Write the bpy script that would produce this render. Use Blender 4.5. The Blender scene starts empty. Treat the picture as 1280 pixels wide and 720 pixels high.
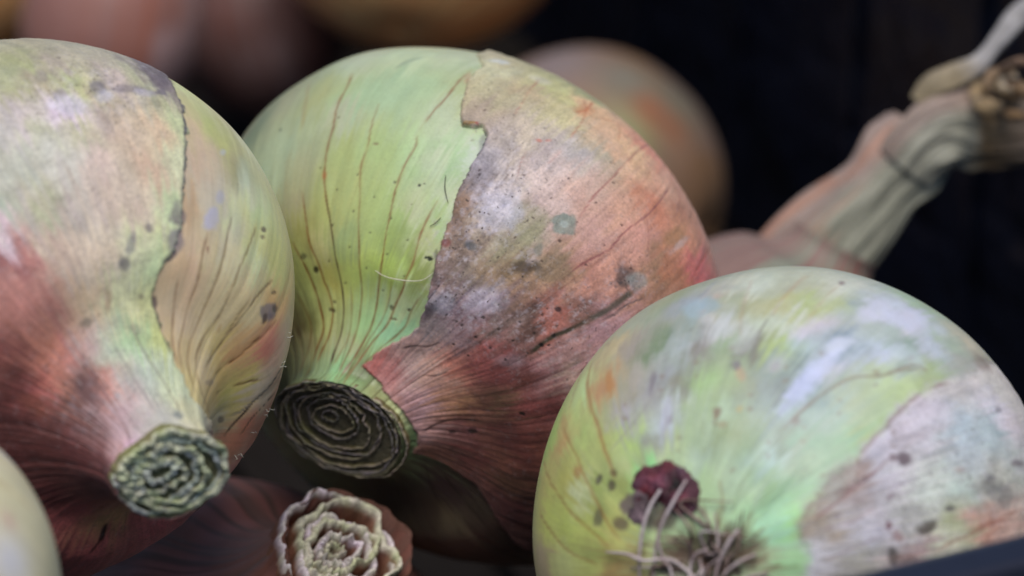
import bpy, bmesh
import math, numpy as np
# ---------------------------------------------------------------- camera frame (metres)
PITCH = math.radians(28.0)
CAM = np.array([0.0, -0.60*math.cos(PITCH), 0.60*math.sin(PITCH)])   # focus point of the view = world origin
LENS, SENSOR = 154.0, 36.0
AX = np.array([1.0, 0.0, 0.0])
AY = np.array([0.0, math.sin(PITCH), math.cos(PITCH)])
AZ = np.array([0.0, -math.cos(PITCH), math.sin(PITCH)])
KPX = SENSOR/LENS/1280.0
def at(px, py, d):
    return CAM + AX*((px-640.0)*KPX*d) + AY*((360.0-py)*KPX*d) - AZ*d
def camdir(x, y, z):
    v = AX*x + AY*y + AZ*z
    return v/np.linalg.norm(v)

# ---------------------------------------------------------------- numpy noise
_rs = np.random.RandomState(7)
_perm = np.concatenate([_rs.permutation(256)]*3)
_grad = _rs.normal(size=(256, 3)); _grad /= np.linalg.norm(_grad, axis=1)[:, None]
def noise3(p):
    p = np.asarray(p, float)
    i = np.floor(p).astype(int); f = p - i; i &= 255
    u = f*f*f*(f*(f*6-15)+10)
    out = 0.0
    for dx in (0, 1):
        wx = u[:, 0] if dx else 1-u[:, 0]
        a = _perm[i[:, 0]+dx]
        for dy in (0, 1):
            wy = u[:, 1] if dy else 1-u[:, 1]
            b = _perm[a+i[:, 1]+dy]
            for dz in (0, 1):
                wz = u[:, 2] if dz else 1-u[:, 2]
                g = _grad[_perm[b+i[:, 2]+dz]]
                out = out + wx*wy*wz*(g[:, 0]*(f[:, 0]-dx)+g[:, 1]*(f[:, 1]-dy)+g[:, 2]*(f[:, 2]-dz))
    return out*1.6
def fbm(p, octv=4, gain=0.5):
    s, a, t = 0.0, 1.0, 0.0
    for k in range(octv):
        s = s + a*noise3(p*(2.03**k)+17.3*k); t += a; a *= gain
    return s/t*1.5
def sstep(a, b, x):
    t = np.clip((x-a)/(b-a), 0, 1); return t*t*(3-2*t)
def catmull(pts, ts):
    P = np.array(pts, float); n = len(P)
    d = np.concatenate([[0], np.cumsum(np.linalg.norm(np.diff(P, axis=0), axis=1))]); d /= d[-1]
    out = np.zeros((len(ts), P.shape[1]))
    m = np.zeros_like(P)
    m[1:-1] = (P[2:]-P[:-2])/(d[2:]-d[:-2])[:, None]
    m[0] = (P[1]-P[0])/(d[1]-d[0]); m[-1] = (P[-1]-P[-2])/(d[-1]-d[-2])
    k = np.clip(np.searchsorted(d, ts, side='right')-1, 0, n-2)
    h = d[k+1]-d[k]; t = (ts-d[k])/h
    t = t[:, None]; h = h[:, None]
    return ((2*t**3-3*t**2+1)*P[k]+(t**3-2*t**2+t)*h*m[k]+(-2*t**3+3*t**2)*P[k+1]+(t**3-t**2)*h*m[k+1])

# ---------------------------------------------------------------- onion surface
def basis(axis, face):
    z = axis/np.linalg.norm(axis)
    x = face - z*np.dot(face, z); x /= np.linalg.norm(x)
    return np.stack([x, np.cross(z, x), z], axis=1)        # columns = local axes in the world
def onion_shape(o, nlon, ns):
    """local vertex grid (ns, nlon, 3) of an onion: local +Z is the neck, +X the meridian that faces the viewer"""
    a, b, H, nr = o['a'], o['b'], o['H'], o['nr']
    fl = o.get('flare', 0.5)
    prof = [(0.0, -0.93*b), (0.05*a, -0.945*b), (0.14*a, -0.985*b), (0.34*a, -0.95*b), (0.6*a, -0.80*b), (0.84*a, -0.52*b),
            (0.975*a, -0.18*b), (a, 0.08*b), (0.95*a, 0.36*b), (0.82*a, 0.63*b), (0.62*a, 0.85*b)]
    if o.get('prof'): prof = [(r*a, z*b) for r, z in o['prof']]
    zs = prof[-1][1]
    L = H - zs
    prof += [(nr+(0.62*a-nr)*0.52, zs+0.17*L*fl*2), (nr+(0.62*a-nr)*0.2, zs+0.40*L), (nr*1.02, zs+0.72*L), (nr, H)]
    s = np.linspace(0, 1, ns)
    s = s + 0.0
    pr = catmull(prof, s)
    # denser longitudes toward the viewer's meridian
    t = np.linspace(-1, 1, nlon, endpoint=False)
    k = o.get('dense', 0.35)
    th = math.pi*(t*(1-k) + k*t**3) if k else math.pi*t
    R, Z = pr[:, 0][:, None], pr[:, 1][:, None]
    X = R*np.cos(th)[None]; Y = R*np.sin(th)[None]; Zg = np.repeat(Z, nlon, 1)
    up = sstep(0.5*b, H, Zg)
    # flattened neck
    e, ea = o.get('ell', (1.0, 0.0))
    ca, sa = math.cos(ea), math.sin(ea)
    u = X*ca+Y*sa; v = -X*sa+Y*ca
    u = u*(1+(e-1)*up); v = v*(1+(1/e-1)*up)
    X = u*ca-v*sa; Y = u*sa+v*ca
    rw = o.get('rimw', 0.0)
    if rw:
        ct, st_ = np.cos(th), np.sin(th)
        wv = noise3(np.stack([ct*1.1, st_*1.1, np.full(nlon, o['seed']*1.9)], 1))+.4*noise3(np.stack([ct*3.2, st_*3.2, np.full(nlon, o['seed']*2.9)], 1))
        q_ = 1+rw*wv[None]*sstep(0.9*b, H, Zg)
        X = X*q_; Y = Y*q_
    # slanted cut, bend
    tx, ty = o.get('tilt', (0, 0))
    nk = sstep(zs, H, Zg)
    Zg = Zg + nk*(tx*X+ty*Y)
    bx, by = o.get('bend', (0, 0))
    q = np.clip((Zg-0.55*b)/(H-0.55*b), 0, 1.3)**2
    X = X+bx*q; Y = Y+by*q
    G = np.stack([X, Y, Zg], -1)
    # gentle lumpiness and meridian ribs that gather in the neck
    P = G.reshape(-1, 3)
    n = fbm(P/(a*0.9)+o.get('seed', 0)*3.7, 2).reshape(ns, nlon)
    rr = np.linalg.norm(G[..., :2], axis=-1)[..., None]
    rib = o.get('rib', 0.012)
    T = np.repeat(th[None], ns, 0)
    Zr = np.repeat(Z, nlon, 1)
    gather = sstep(0.25*b, 0.98*b, Zr)
    nn = o.get('ribs', 26)
    ph = T + 0.03*np.sin(5*T+1+o.get('seed', 0))
    ribs = np.abs(np.sin(ph*nn/2))**0.6 - 0.6
    ribs += 0.5*(np.abs(np.sin(ph*nn*0.77+1.3))**0.7-0.6)
    face = 1 + 0.020*o.get('lump', 1)*n + rib*2.2*gather*ribs*0.5
    root = sstep(-0.80*b, -0.97*b, Zr)
    face = face + 0.02*root*np.sin(ph*19)
    G[..., 0] *= face; G[..., 1] *= face
    G[..., 2] += 0.012*b*n*sstep(H, 0.6*b, Zr)
    return G, T, s
def chart_dir(o, T, s):
    phi = math.pi*(1-s)
    return np.stack([np.sin(phi)[:, None]*np.cos(T), np.sin(phi)[:, None]*np.sin(T), np.repeat(np.cos(phi)[:, None], T.shape[1], 1)], -1)
def chart(o, T, s):
    """flat map of the skin: stereographic about the side that faces out of the heap"""
    D = chart_dir(o, T, s)
    f = np.array([math.sin(o['cf']), 0, math.cos(o['cf'])])
    e1 = np.array([0, 1.0, 0]); e2 = np.cross(f, e1)
    c = D@f
    w = 1.0/np.maximum(1+c, 0.02)
    return np.stack([(D@e1)*w, (D@e2)*w], -1)
def frame(o):
    B = basis(o['axis'], AZ)
    return B
def project(W):
    d = -(W-CAM)@AZ
    x = (W-CAM)@AX/d/KPX+640; y = 360-(W-CAM)@AY/d/KPX
    return x, y, d

# ================================================================ camera, sky, sun, exposure
from mathutils import Matrix, Vector
sc = bpy.context.scene
cam_data = bpy.data.cameras.new('camera'); cam = bpy.data.objects.new('camera', cam_data)
sc.collection.objects.link(cam); sc.camera = cam
cam.matrix_world = Matrix([[AX[0], AY[0], AZ[0], CAM[0]], [AX[1], AY[1], AZ[1], CAM[1]], [AX[2], AY[2], AZ[2], CAM[2]], [0, 0, 0, 1]])
cam_data.lens = LENS; cam_data.sensor_width = SENSOR; cam_data.sensor_fit = 'HORIZONTAL'
cam_data.clip_start = 0.02; cam_data.clip_end = 500
cam_data.dof.use_dof = True; cam_data.dof.focus_distance = 0.602; cam_data.dof.aperture_fstop = 13.5
world = bpy.data.worlds.new('World'); sc.world = world; world.use_nodes = True
wn = world.node_tree.nodes; wl = world.node_tree.links
SUN_EL, SUN_AZ = math.radians(70), math.radians(188)      # azimuth clockwise from +Y
sky = wn.new('ShaderNodeTexSky'); sky.sky_type = 'NISHITA'; sky.sun_disc = False
sky.sun_elevation = SUN_EL; sky.sun_rotation = SUN_AZ
wl.new(sky.outputs[0], wn['Background'].inputs[0]); wn['Background'].inputs[1].default_value = 0.05
sun_data = bpy.data.lights.new('sun', 'SUN'); sun_data.energy = 1.6; sun_data.angle = math.radians(40); sun_data.color = (1.0, 0.93, 0.85)
sun = bpy.data.objects.new('sun', sun_data); sc.collection.objects.link(sun)
sd = Vector((math.sin(SUN_AZ)*math.cos(SUN_EL), math.cos(SUN_AZ)*math.cos(SUN_EL), math.sin(SUN_EL)))
sun.rotation_euler = sd.to_track_quat('Z', 'Y').to_euler()
sc.view_settings.view_transform = 'Standard'; sc.view_settings.look = 'None'
sc.view_settings.exposure = EXPO = 0.93; sc.view_settings.gamma = 1.0; sc.view_settings.use_curve_mapping = False

PX = 0.60*KPX    # size of one photo pixel at the focus distance, metres
def mk(px, py, d, a, b, H, nr, axis, **kw):
    s = d/0.60
    o = dict(c=at(px, py, d), a=a*PX*s, b=b*PX*s, H=H*PX*s, nr=nr*PX*s, axis=camdir(*axis), cf=1.0)
    if 'bend' in kw: kw['bend'] = (kw['bend'][0]*PX*s, kw['bend'][1]*PX*s)
    o.update(kw); return o
ON = {
 'C': mk(587.6, 381.7, 0.648, 348.6, 241.9, 288, 77, (-0.503, -0.479, 0.62), ell=(0.97, 0.0), tilt=(-0.112, 0.252), seed=1, rimw=0.10, cf=0.75, ribs=34),
 'L': mk(23.8, 387.2, 0.600, 351.3, 292.2, 414, 61, (0.586, -0.53, 0.80), ell=(1.02, 0.0), tilt=(-0.067, -0.2), seed=2, grit=1.5, rimw=0.16, cf=0.7, ribs=30, flare=0.42, rib=0.009),
 'R': mk(986.8, 667.0, 0.590, 332.8, 300.0, 432.8, 60, (0.458, 0.061, -0.9), seed=3, grit=1.9, cf=2.4, ribs=26),
 'F': mk(-172, 765, 0.548, 262, 225, 300, 40, (-0.3, 0.5, 0.45), seed=4),
 'U': mk(275, 920, 0.655, 330, 275, 385, 82, (0.33, 0.50, 0.62), seed=5, rimw=0.25, cf=0.7, ribs=22, bend=(-50, 0)),
 'B1': mk(-62, -50, 0.925, 150, 138, 190, 22, (0.3, 0.7, -0.4), seed=6),
 'B2': mk(140, 25, 0.86, 112, 128, 190, 22, (-0.1, -0.8, 0.1), seed=7),
 'B3': mk(322, 20, 0.905, 112, 124, 180, 22, (0.2, -0.9, -0.1), seed=8),
 'B4': mk(525, -134, 0.86, 208, 196, 260, 26, (0.1, 0.9, -0.4), seed=9),
 'B5': mk(736, 238, 0.84, 178, 166, 250, 24, (-0.75, 0.25, -0.3), seed=10),
 'B6': mk(960, 452, 0.70, 175, 145, 172, 58, (0.45, 0.80, 0.10), seed=11),
}

# measured marks of the skins, some shading folded into the fitted colours: (longitude, position along the meridian, ...)
PAINT = {'C': {'husk': [(0.4771,-0.5003),(0.3791,-0.4205),(0.3454,-0.3306),(0.302,-0.2717),(0.2768,-0.2436),(0.2507,-0.2246),(0.2363,-0.2366),(0.2252,-0.2535),(0.2029,-0.2408),(0.1873,-0.1996),(0.1648,-0.1439),(0.1518,-0.104),(0.1298,-0.0594),(0.1092,-0.0149),(0.0902,0.0225),(0.0715,0.0548),(0.0529,0.0928),(0.0319,0.1562),(0.0303,0.2016),(0.0342,0.2528),(0.0345,0.2979),(0.0274,0.3322),(0.0162,0.3365),(0.0047,0.3403),(-0.005,0.3601),(-0.0117,0.3617),(-0.0249,0.3575),(-0.0479,0.3577),(-0.0572,0.3694),(-0.0552,0.3823),(-0.1115,0.3678),(-0.1745,0.3471),(-0.228,0.3352),(-0.2751,0.3335),(-0.338,0.3456),(-0.4301,0.3678),(-0.5431,0.379),(-1.8575,0.6997),(-2.3188,0.0051),(-1.439,-0.7882),(-0.9277,-1.5792),(-0.3739,-1.6269),(0.5066,-1.6111),(0.8532,-1.2023)],
'cols': [(1.0714,0.5184,0.4472,0.4937,0.3344,0),(0.8593,0.5006,0.4856,0.5587,0.3419,0),(0.7112,0.4516,0.4901,0.5512,0.3645,0),(1.3704,0.5617,0.3442,0.3622,0.2252,0),(1.5042,0.5829,0.1835,0.2377,0.1539,0),(0.9776,0.6251,0.4433,0.4444,0.3012,0),(0.5751,0.5895,0.4161,0.4835,0.3268,0),(1.112,0.6941,0.3611,0.377,0.2232,0),(0.5216,0.6618,0.462,0.5122,0.3599,0),(1.1274,0.7608,0.3404,0.3272,0.2009,0),(0.4851,0.7264,0.5642,0.5786,0.4178,0),(0.3818,0.6963,0.5131,0.5847,0.4091,0),(0.9679,0.8176,0.561,0.5331,0.2719,0),(0.339,0.7631,0.5272,0.5549,0.3108,0),(1.3648,0.9366,0.3287,0.2849,0.1468,0),(0.7819,0.941,0.4809,0.4744,0.3048,0),(-0.1527,0.9889,0.2783,0.3084,0.1395,0),(-0.5216,0.9855,0.6578,0.72,0.4036,0),(-0.9873,0.9744,0.2267,0.3317,0.1558,0),(-2.0346,0.8587,0.086,0.0563,0.0384,0),(-1.7343,0.8176,0.0555,0.0402,0.0299,0),(-1.6639,0.8877,0.0549,0.0305,0.031,0),(0.5626,0.495,0.5238,0.5234,0.3393,1),(0.2507,0.5017,0.5376,0.4878,0.2723,1),(0.2091,0.4182,0.72,0.4535,0.266,1),(0.477,0.5673,0.3879,0.3128,0.2442,1),(0.3545,0.5973,0.4659,0.402,0.3659,1),(0.2698,0.5706,0.5962,0.5059,0.3871,1),(0.0334,0.4727,0.72,0.4414,0.2886,1),(0.3081,0.6563,0.0984,0.0719,0.0738,1),(0.2584,0.6285,0.72,0.6289,0.6085,1),(0.1489,0.5929,0.6776,0.5324,0.4858,1),(0.0297,0.5617,0.5899,0.4031,0.3338,1),(-0.194,0.4372,0.72,0.3991,0.2763,1),(0.0706,0.6863,0.3054,0.2707,0.1634,1),(0.0892,0.6185,0.5355,0.3946,0.3697,1),(-0.1116,0.6007,0.4951,0.2821,0.2489,1),(-0.2469,0.5484,0.682,0.3435,0.2812,1),(-0.339,0.465,0.72,0.3385,0.1872,1),(0.0855,0.8065,0.1189,0.0761,0.1198,1),(-0.0594,0.7664,0.3535,0.2377,0.2847,1),(-0.433,0.7241,0.4064,0.2318,0.2278,1),(-0.5134,0.6997,0.6227,0.3285,0.3438,1),(-0.7999,0.9544,0.72,0.4212,0.4154,1),(-0.7909,0.8954,0.1878,0.0599,0.0767,1),(-0.7999,0.8242,0.1166,0.0291,0.0291,1),(-1.3648,0.8109,0.0916,0.0229,0.0258,1),(1.1274,0.5862,0.3752,0.3944,0.1807,0),(1.0216,0.5907,0.3654,0.4593,0.2363,0),(0.9107,0.5907,0.3405,0.4703,0.2818,0),(0.8135,0.5862,0.3491,0.4628,0.2825,0),(0.7025,0.5717,0.382,0.4911,0.2858,0),(0.6001,0.5539,0.3888,0.4445,0.2467,0),(0.5338,0.5362,0.4188,0.385,0.2337,1),(0.473,0.5139,0.4363,0.4001,0.2545,1),(0.4251,0.4917,0.4194,0.3271,0.2093,1),(0.3662,0.4472,0.5063,0.496,0.2293,1),(0.3312,0.3849,0.3554,0.3619,0.1755,1),(0.9059,0.6874,0.3991,0.4401,0.1757,0),(0.7552,0.6808,0.3864,0.4943,0.2204,0),(0.5917,0.6641,0.3806,0.5404,0.2692,0),(0.449,0.6418,0.254,0.4203,0.1957,0),(0.374,0.624,0.099,0.079,0.0904,1),(0.2812,0.5996,0.2412,0.1968,0.1766,1),(0.1978,0.5706,0.3211,0.2719,0.287,1),(0.119,0.5362,0.4684,0.423,0.4174,1),(0.0631,0.5061,0.408,0.352,0.2501,1),(-0.0149,0.4438,0.72,0.4771,0.2728,1),(-0.0631,0.3871,0.72,0.2809,0.1889,1),(1.2379,0.6808,0.3803,0.4595,0.2875,0),(0.9679,0.7686,0.3796,0.4214,0.1559,0),(0.8501,0.7653,0.446,0.4662,0.1886,0),(0.6981,0.7553,0.4171,0.5184,0.2131,0),(0.5461,0.7397,0.3385,0.491,0.1687,0),(0.4133,0.7208,0.3849,0.5437,0.2155,0),(0.3158,0.703,0.2789,0.1706,0.1176,1),(0.2431,0.6863,0.308,0.2106,0.1427,1),(0.194,0.6719,0.72,0.6549,0.601,1),(0.1228,0.6529,0.2682,0.2054,0.1572,1),(-0.0594,0.5818,0.5391,0.3214,0.2524,1),(-0.1377,0.5428,0.6127,0.3495,0.2476,1),(-0.2166,0.4917,0.5441,0.2183,0.136,1),(-0.2812,0.4405,0.4326,0.1744,0.1081,1),(0.8045,0.7953,0.3187,0.4138,0.2014,0),(1.0815,0.7987,0.2679,0.2704,0.0761,0),(0.4931,0.7686,0.2927,0.3933,0.1288,0),(1.1222,0.8454,0.5126,0.5878,0.2012,0),(0.9439,0.8465,0.5491,0.5199,0.1394,0),(0.7419,0.8387,0.5764,0.72,0.2108,0),(0.5134,0.8209,0.4934,0.6668,0.1667,0),(0.339,0.7953,0.2563,0.3086,0.0772,0),(0.1978,0.7686,0.261,0.1755,0.1582,1),(0.1078,0.7497,0.2185,0.1765,0.1509,1),(0.0297,0.7286,0.3509,0.2435,0.1668,1),(-0.0186,0.713,0.2707,0.1699,0.0827,1),(-0.1452,0.6663,0.407,0.2672,0.1617,1),(-0.1902,0.6452,0.4581,0.2068,0.1675,1),(-0.2545,0.614,0.5575,0.2864,0.2175,1),(-0.3545,0.5573,0.3178,0.1867,0.1129,1),(-0.4054,0.5261,0.4125,0.1808,0.1031,1),(-0.4851,0.475,0.5885,0.1471,0.1471,1),(0.3428,0.8565,0.6305,0.72,0.4155,0),(1.4745,0.9055,0.0814,0.0418,0.0203,0),(1.3088,0.9132,0.18,0.1824,0.0456,0),(1.1377,0.9177,0.63,0.72,0.2806,0),(0.8181,0.9166,0.4273,0.484,0.213,0),(0.5585,0.9066,0.4505,0.7072,0.3327,0),(0.3428,0.891,0.3825,0.72,0.453,0),(0.2129,0.8743,0.3704,0.6249,0.368,0),(0.078,0.8498,0.4217,0.3565,0.3726,1),(-0.026,0.8187,0.4487,0.3189,0.3581,1),(-0.1116,0.7931,0.1739,0.0533,0.0435,1),(-0.1602,0.7753,0.2493,0.1855,0.1591,1),(-0.228,0.7497,0.0659,0.034,0.0247,1),(-0.3081,0.7152,0.4798,0.1568,0.12,1),(-0.3623,0.6885,0.1305,0.0735,0.0459,1),(-0.4093,0.6607,0.4476,0.2608,0.293,1),(1.4219,0.9655,0.0829,0.0972,0.0262,0),(1.0815,0.9711,0.3144,0.4246,0.2301,0),(0.6551,0.9711,0.35,0.72,0.3681,0),(0.437,0.9655,0.0936,0.0946,0.0282,0),(0.2966,0.9588,0.3755,0.1049,0.0939,1),(0.0929,0.9444,0.4346,0.1719,0.1686,1),(-0.0631,0.9244,0.6257,0.4987,0.4911,1),(-0.1789,0.8999,0.72,0.4724,0.3977,1),(-0.2736,0.8687,0.72,0.2512,0.1815,1),(-0.3312,0.8331,0.3645,0.0923,0.0911,1),(-0.3818,0.7987,0.1751,0.0438,0.0438,1),(-0.4251,0.7753,0.0837,0.0215,0.0209,1),(-0.465,0.7531,0.3946,0.1743,0.1929,1),(-0.5175,0.723,0.4344,0.3287,0.2587,1),(-0.3975,0.9677,0.3453,0.1631,0.1253,1),(-0.4891,0.9488,0.6052,0.4276,0.5492,1),(-0.5461,0.9255,0.72,0.3562,0.2103,1),(-0.5792,0.8977,0.4328,0.2302,0.1089,1),(-0.5959,0.861,0.1528,0.0597,0.0421,1),(-0.5959,0.8354,0.0878,0.1064,0.0404,1),(-0.6127,0.7998,0.2419,0.0605,0.0605,1),(-0.6423,0.7731,0.1202,0.03,0.03,1),(-0.5959,0.842,0.2002,0.0501,0.0501,1),(-1.2868,0.9399,0.2458,0.0998,0.0615,1),(-1.1952,0.9188,0.0734,0.0306,0.0241,1),(-1.0865,0.8854,0.1371,0.0343,0.0343,1),(-0.997,0.8509,0.2292,0.087,0.0573,1),(-0.9391,0.8142,0.1416,0.0371,0.0354,1),(-0.9296,0.7942,0.2121,0.073,0.053,1),(-1.1952,0.8176,0.0852,0.04,0.0213,1),(-1.9219,0.8365,0.2127,0.1738,0.1054,0)],
'lines': [(0,0.521,0.7774000000000001,[0.2159,0.0821,0.0236],[(1.0414,0.5551),(1.0216,0.5795),(1.0216,0.614),(1.0019,0.6496),(1.0019,0.6707),(0.9776,0.7197),(0.9487,0.743),(0.9201,0.7653)]),(0,0.423,0.874,[0.0821,0.051,0.0236],[(0.9487,0.743),(0.9201,0.7653),(0.8779,0.8009),(0.8547,0.8343),(0.8501,0.871),(0.8317,0.9021),(0.8455,0.9299),(0.9059,0.9566),(0.8686,0.9878)]),(0,0.391,0.6578,[0.2159,0.0821,0.0331],[(0.8363,0.6085),(0.8226,0.6518),(0.809,0.6696),(0.8045,0.7019),(0.7552,0.7475),(0.7199,0.7798),(0.6895,0.8165),(0.6679,0.8621),(0.6594,0.8966),(0.6722,0.9399),(0.7068,0.9689),(0.6169,1.0)]),(0,0.423,0.7176,[0.2159,0.0735,0.0331],[(0.6338,0.4961),(0.6296,0.5228),(0.6169,0.5651),(0.6211,0.5907),(0.6253,0.6151),(0.6253,0.6418),(0.6127,0.6496),(0.6169,0.6819),(0.6043,0.7264),(0.5751,0.7642),(0.5379,0.8142),(0.5297,0.8521),(0.5175,0.8843),(0.5256,0.9199),(0.5709,0.9466),(0.6253,0.9766),(0.5834,1.0)]),(0,0.391,0.7176,[0.2485,0.0913,0.0385],[(0.4172,0.7063),(0.4133,0.7297),(0.4014,0.7564),(0.3701,0.792),(0.3662,0.8176),(0.3584,0.8298),(0.374,0.8598),(0.3818,0.8943),(0.445,0.9299),(0.5297,0.9711),(0.481,0.9967)]),(0,0.358,0.5980000000000001,[0.2159,0.0913,0.0331],[(0.2356,0.8242),(0.2507,0.861),(0.2356,0.8854),(0.3158,0.9244),(0.4172,0.9588),(0.3701,0.9944)]),(0,0.391,0.7774000000000001,[0.2159,0.0735,0.0159],[(1.0916,0.7419),(1.0614,0.7786),(1.0414,0.8087),(1.0117,0.8354),(1.0068,0.8665),(0.9922,0.8721),(0.9583,0.9032),(1.0019,0.9299),(1.1274,0.9555),(1.1429,0.9844)]),(0,0.488,0.874,[0.186,0.051,0.0099],[(1.1689,0.8098),(1.1377,0.8376),(1.1274,0.8676),(1.0967,0.8988),(1.0865,0.9221),(1.2111,0.9499),(1.3422,0.9789)]),(0,0.358,0.7176,[0.1338,0.058,0.0159],[(1.3366,0.8754),(1.2704,0.9132),(1.3311,0.9377),(1.5584,0.97)]),(0,0.325,0.47840000000000005,[0.2159,0.0821,0.0331],[(0.7685,0.8665),(0.7463,0.8988),(0.7508,0.9355),(0.8272,0.9622),(0.7819,1.0)]),(0,0.325,0.47840000000000005,[0.2159,0.0821,0.0331],[(0.445,0.8287),(0.4291,0.8732),(0.461,0.9099),(0.5134,0.9399),(0.5668,0.9755),(0.461,1.0)]),(0,0.976,0.26312,[0.2837,0.1114,0.0331],[(1.2595,0.5551),(1.2005,0.6018),(1.1689,0.644)]),(1,0.376,0.65,[0.2658,0.0821,0.0821],[(-0.026,0.337),(-0.026,0.3793),(-0.0149,0.4438),(-0.0223,0.515),(-0.0223,0.5551),(-0.0334,0.5806),(-0.0483,0.6051)]),(1,0.376,0.78,[0.2159,0.0655,0.0735],[(-0.1789,0.3382),(-0.1902,0.3648),(-0.1978,0.4516),(-0.1978,0.5195),(-0.1865,0.5628),(-0.1978,0.5973),(-0.1789,0.6418),(-0.1789,0.6685)]),(1,0.26,0.39,[0.2658,0.0821,0.0821],[(-0.2015,0.5184),(-0.2469,0.5317),(-0.2927,0.5517)]),(1,0.318,0.39,[0.2837,0.0913,0.0735],[(-0.2507,0.3404),(-0.2584,0.4016),(-0.2774,0.4505),(-0.2889,0.4772)]),(1,0.376,0.78,[0.2837,0.0445,0.0195],[(-0.5256,0.3615),(-0.5012,0.4071),(-0.477,0.4627),(-0.4851,0.5028)]),(1,0.318,0.5850000000000001,[0.3626,0.0913,0.0735],[(0.441,0.4394),(0.4172,0.475),(0.3896,0.5184),(0.3779,0.5451)]),(1,0.405,0.78,[0.3626,0.0655,0.0236],[(0.2394,0.3971),(0.2242,0.4438),(0.2394,0.4661)]),(1,0.289,0.5850000000000001,[0.3626,0.0735,0.0445],[(0.2698,0.4127),(0.2242,0.4416),(0.194,0.4783),(0.1752,0.5217)]),(1,0.289,0.52,[0.3626,0.0913,0.0445],[(0.1752,0.4372),(0.1116,0.4038),(0.0594,0.4483)]),(1,0.26,0.39,[0.3217,0.1114,0.0913],[(0.2545,0.5829),(0.2394,0.6018),(0.2053,0.6251)]),(1,0.26,0.39,[0.3217,0.1114,0.0913],[(0.1677,0.5495),(0.1677,0.5762)]),(1,0.26,0.39,[0.3217,0.1114,0.0735],[(-0.0818,0.3915),(-0.1078,0.4661),(-0.1078,0.505),(-0.1078,0.5239)]),(1,0.26,0.325,[0.2837,0.0913,0.0735],[(-0.0371,0.5228),(-0.0892,0.4994),(-0.1377,0.4794)]),(1,0.723,0.95,[0.0551,0.0445,0.0281],[(-0.3701,0.7564),(-0.3584,0.7419),(-0.3545,0.7208),(-0.3662,0.6986),(-0.374,0.6719)]),(1,1.157,0.9099999999999999,[0.0703,0.0655,0.051],[(-0.374,0.6719),(-0.374,0.6474),(-0.374,0.6263),(-0.3701,0.6007)]),(1,0.347,0.78,[0.0821,0.0655,0.0735],[(-0.4014,0.6563),(-0.4014,0.6363),(-0.4014,0.614),(-0.4133,0.5918)]),(1,0.347,0.78,[0.0445,0.0253,0.0281],[(0.1377,0.9088),(0.0743,0.8932),(-0.0037,0.8799),(-0.052,0.8587)]),(1,0.289,0.7150000000000001,[0.058,0.0195,0.0236],[(-0.1752,0.9177),(-0.2469,0.9021),(-0.2698,0.8799)]),(1,0.463,0.8450000000000001,[0.0281,0.0099,0.0089],[(-0.9154,0.9577),(-0.7909,0.9366),(-0.7287,0.9032),(-0.7331,0.8676)]),(1,0.289,0.52,[0.0735,0.0331,0.0445],[(-0.5012,0.9232),(-0.5461,0.8888),(-0.6296,0.8632),(-0.638,0.8142)]),(1,0.347,0.7150000000000001,[0.0236,0.0127,0.0099],[(-0.5544,0.7141),(-0.5379,0.6997),(-0.5256,0.6874)]),(0,0.26,0.874,[0.0331,0.0236,0.0236],[(0.3351,0.6841),(0.3351,0.7019)]),(0,0.438,0.6,[0.0109,0.0065,0.0041],[(-1.5584,0.9399),(-1.8671,0.8854),(-1.9081,0.822),(-2.0999,0.6997)]),(0,0.438,0.6,[0.0109,0.0065,0.0041],[(-1.5101,0.9132),(-1.6387,0.8699),(-1.6829,0.8109),(-1.8333,0.7208)]),(0,0.438,0.6,[0.0097,0.0057,0.0041],[(-1.4569,0.8943),(-1.5828,0.842),(-1.645,0.7764),(-1.7538,0.6997)]),(0,0.438,0.5,[0.0109,0.0065,0.0041],[(-1.9219,0.9455),(-2.2269,0.8565),(-2.3275,0.7419)])],
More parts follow.
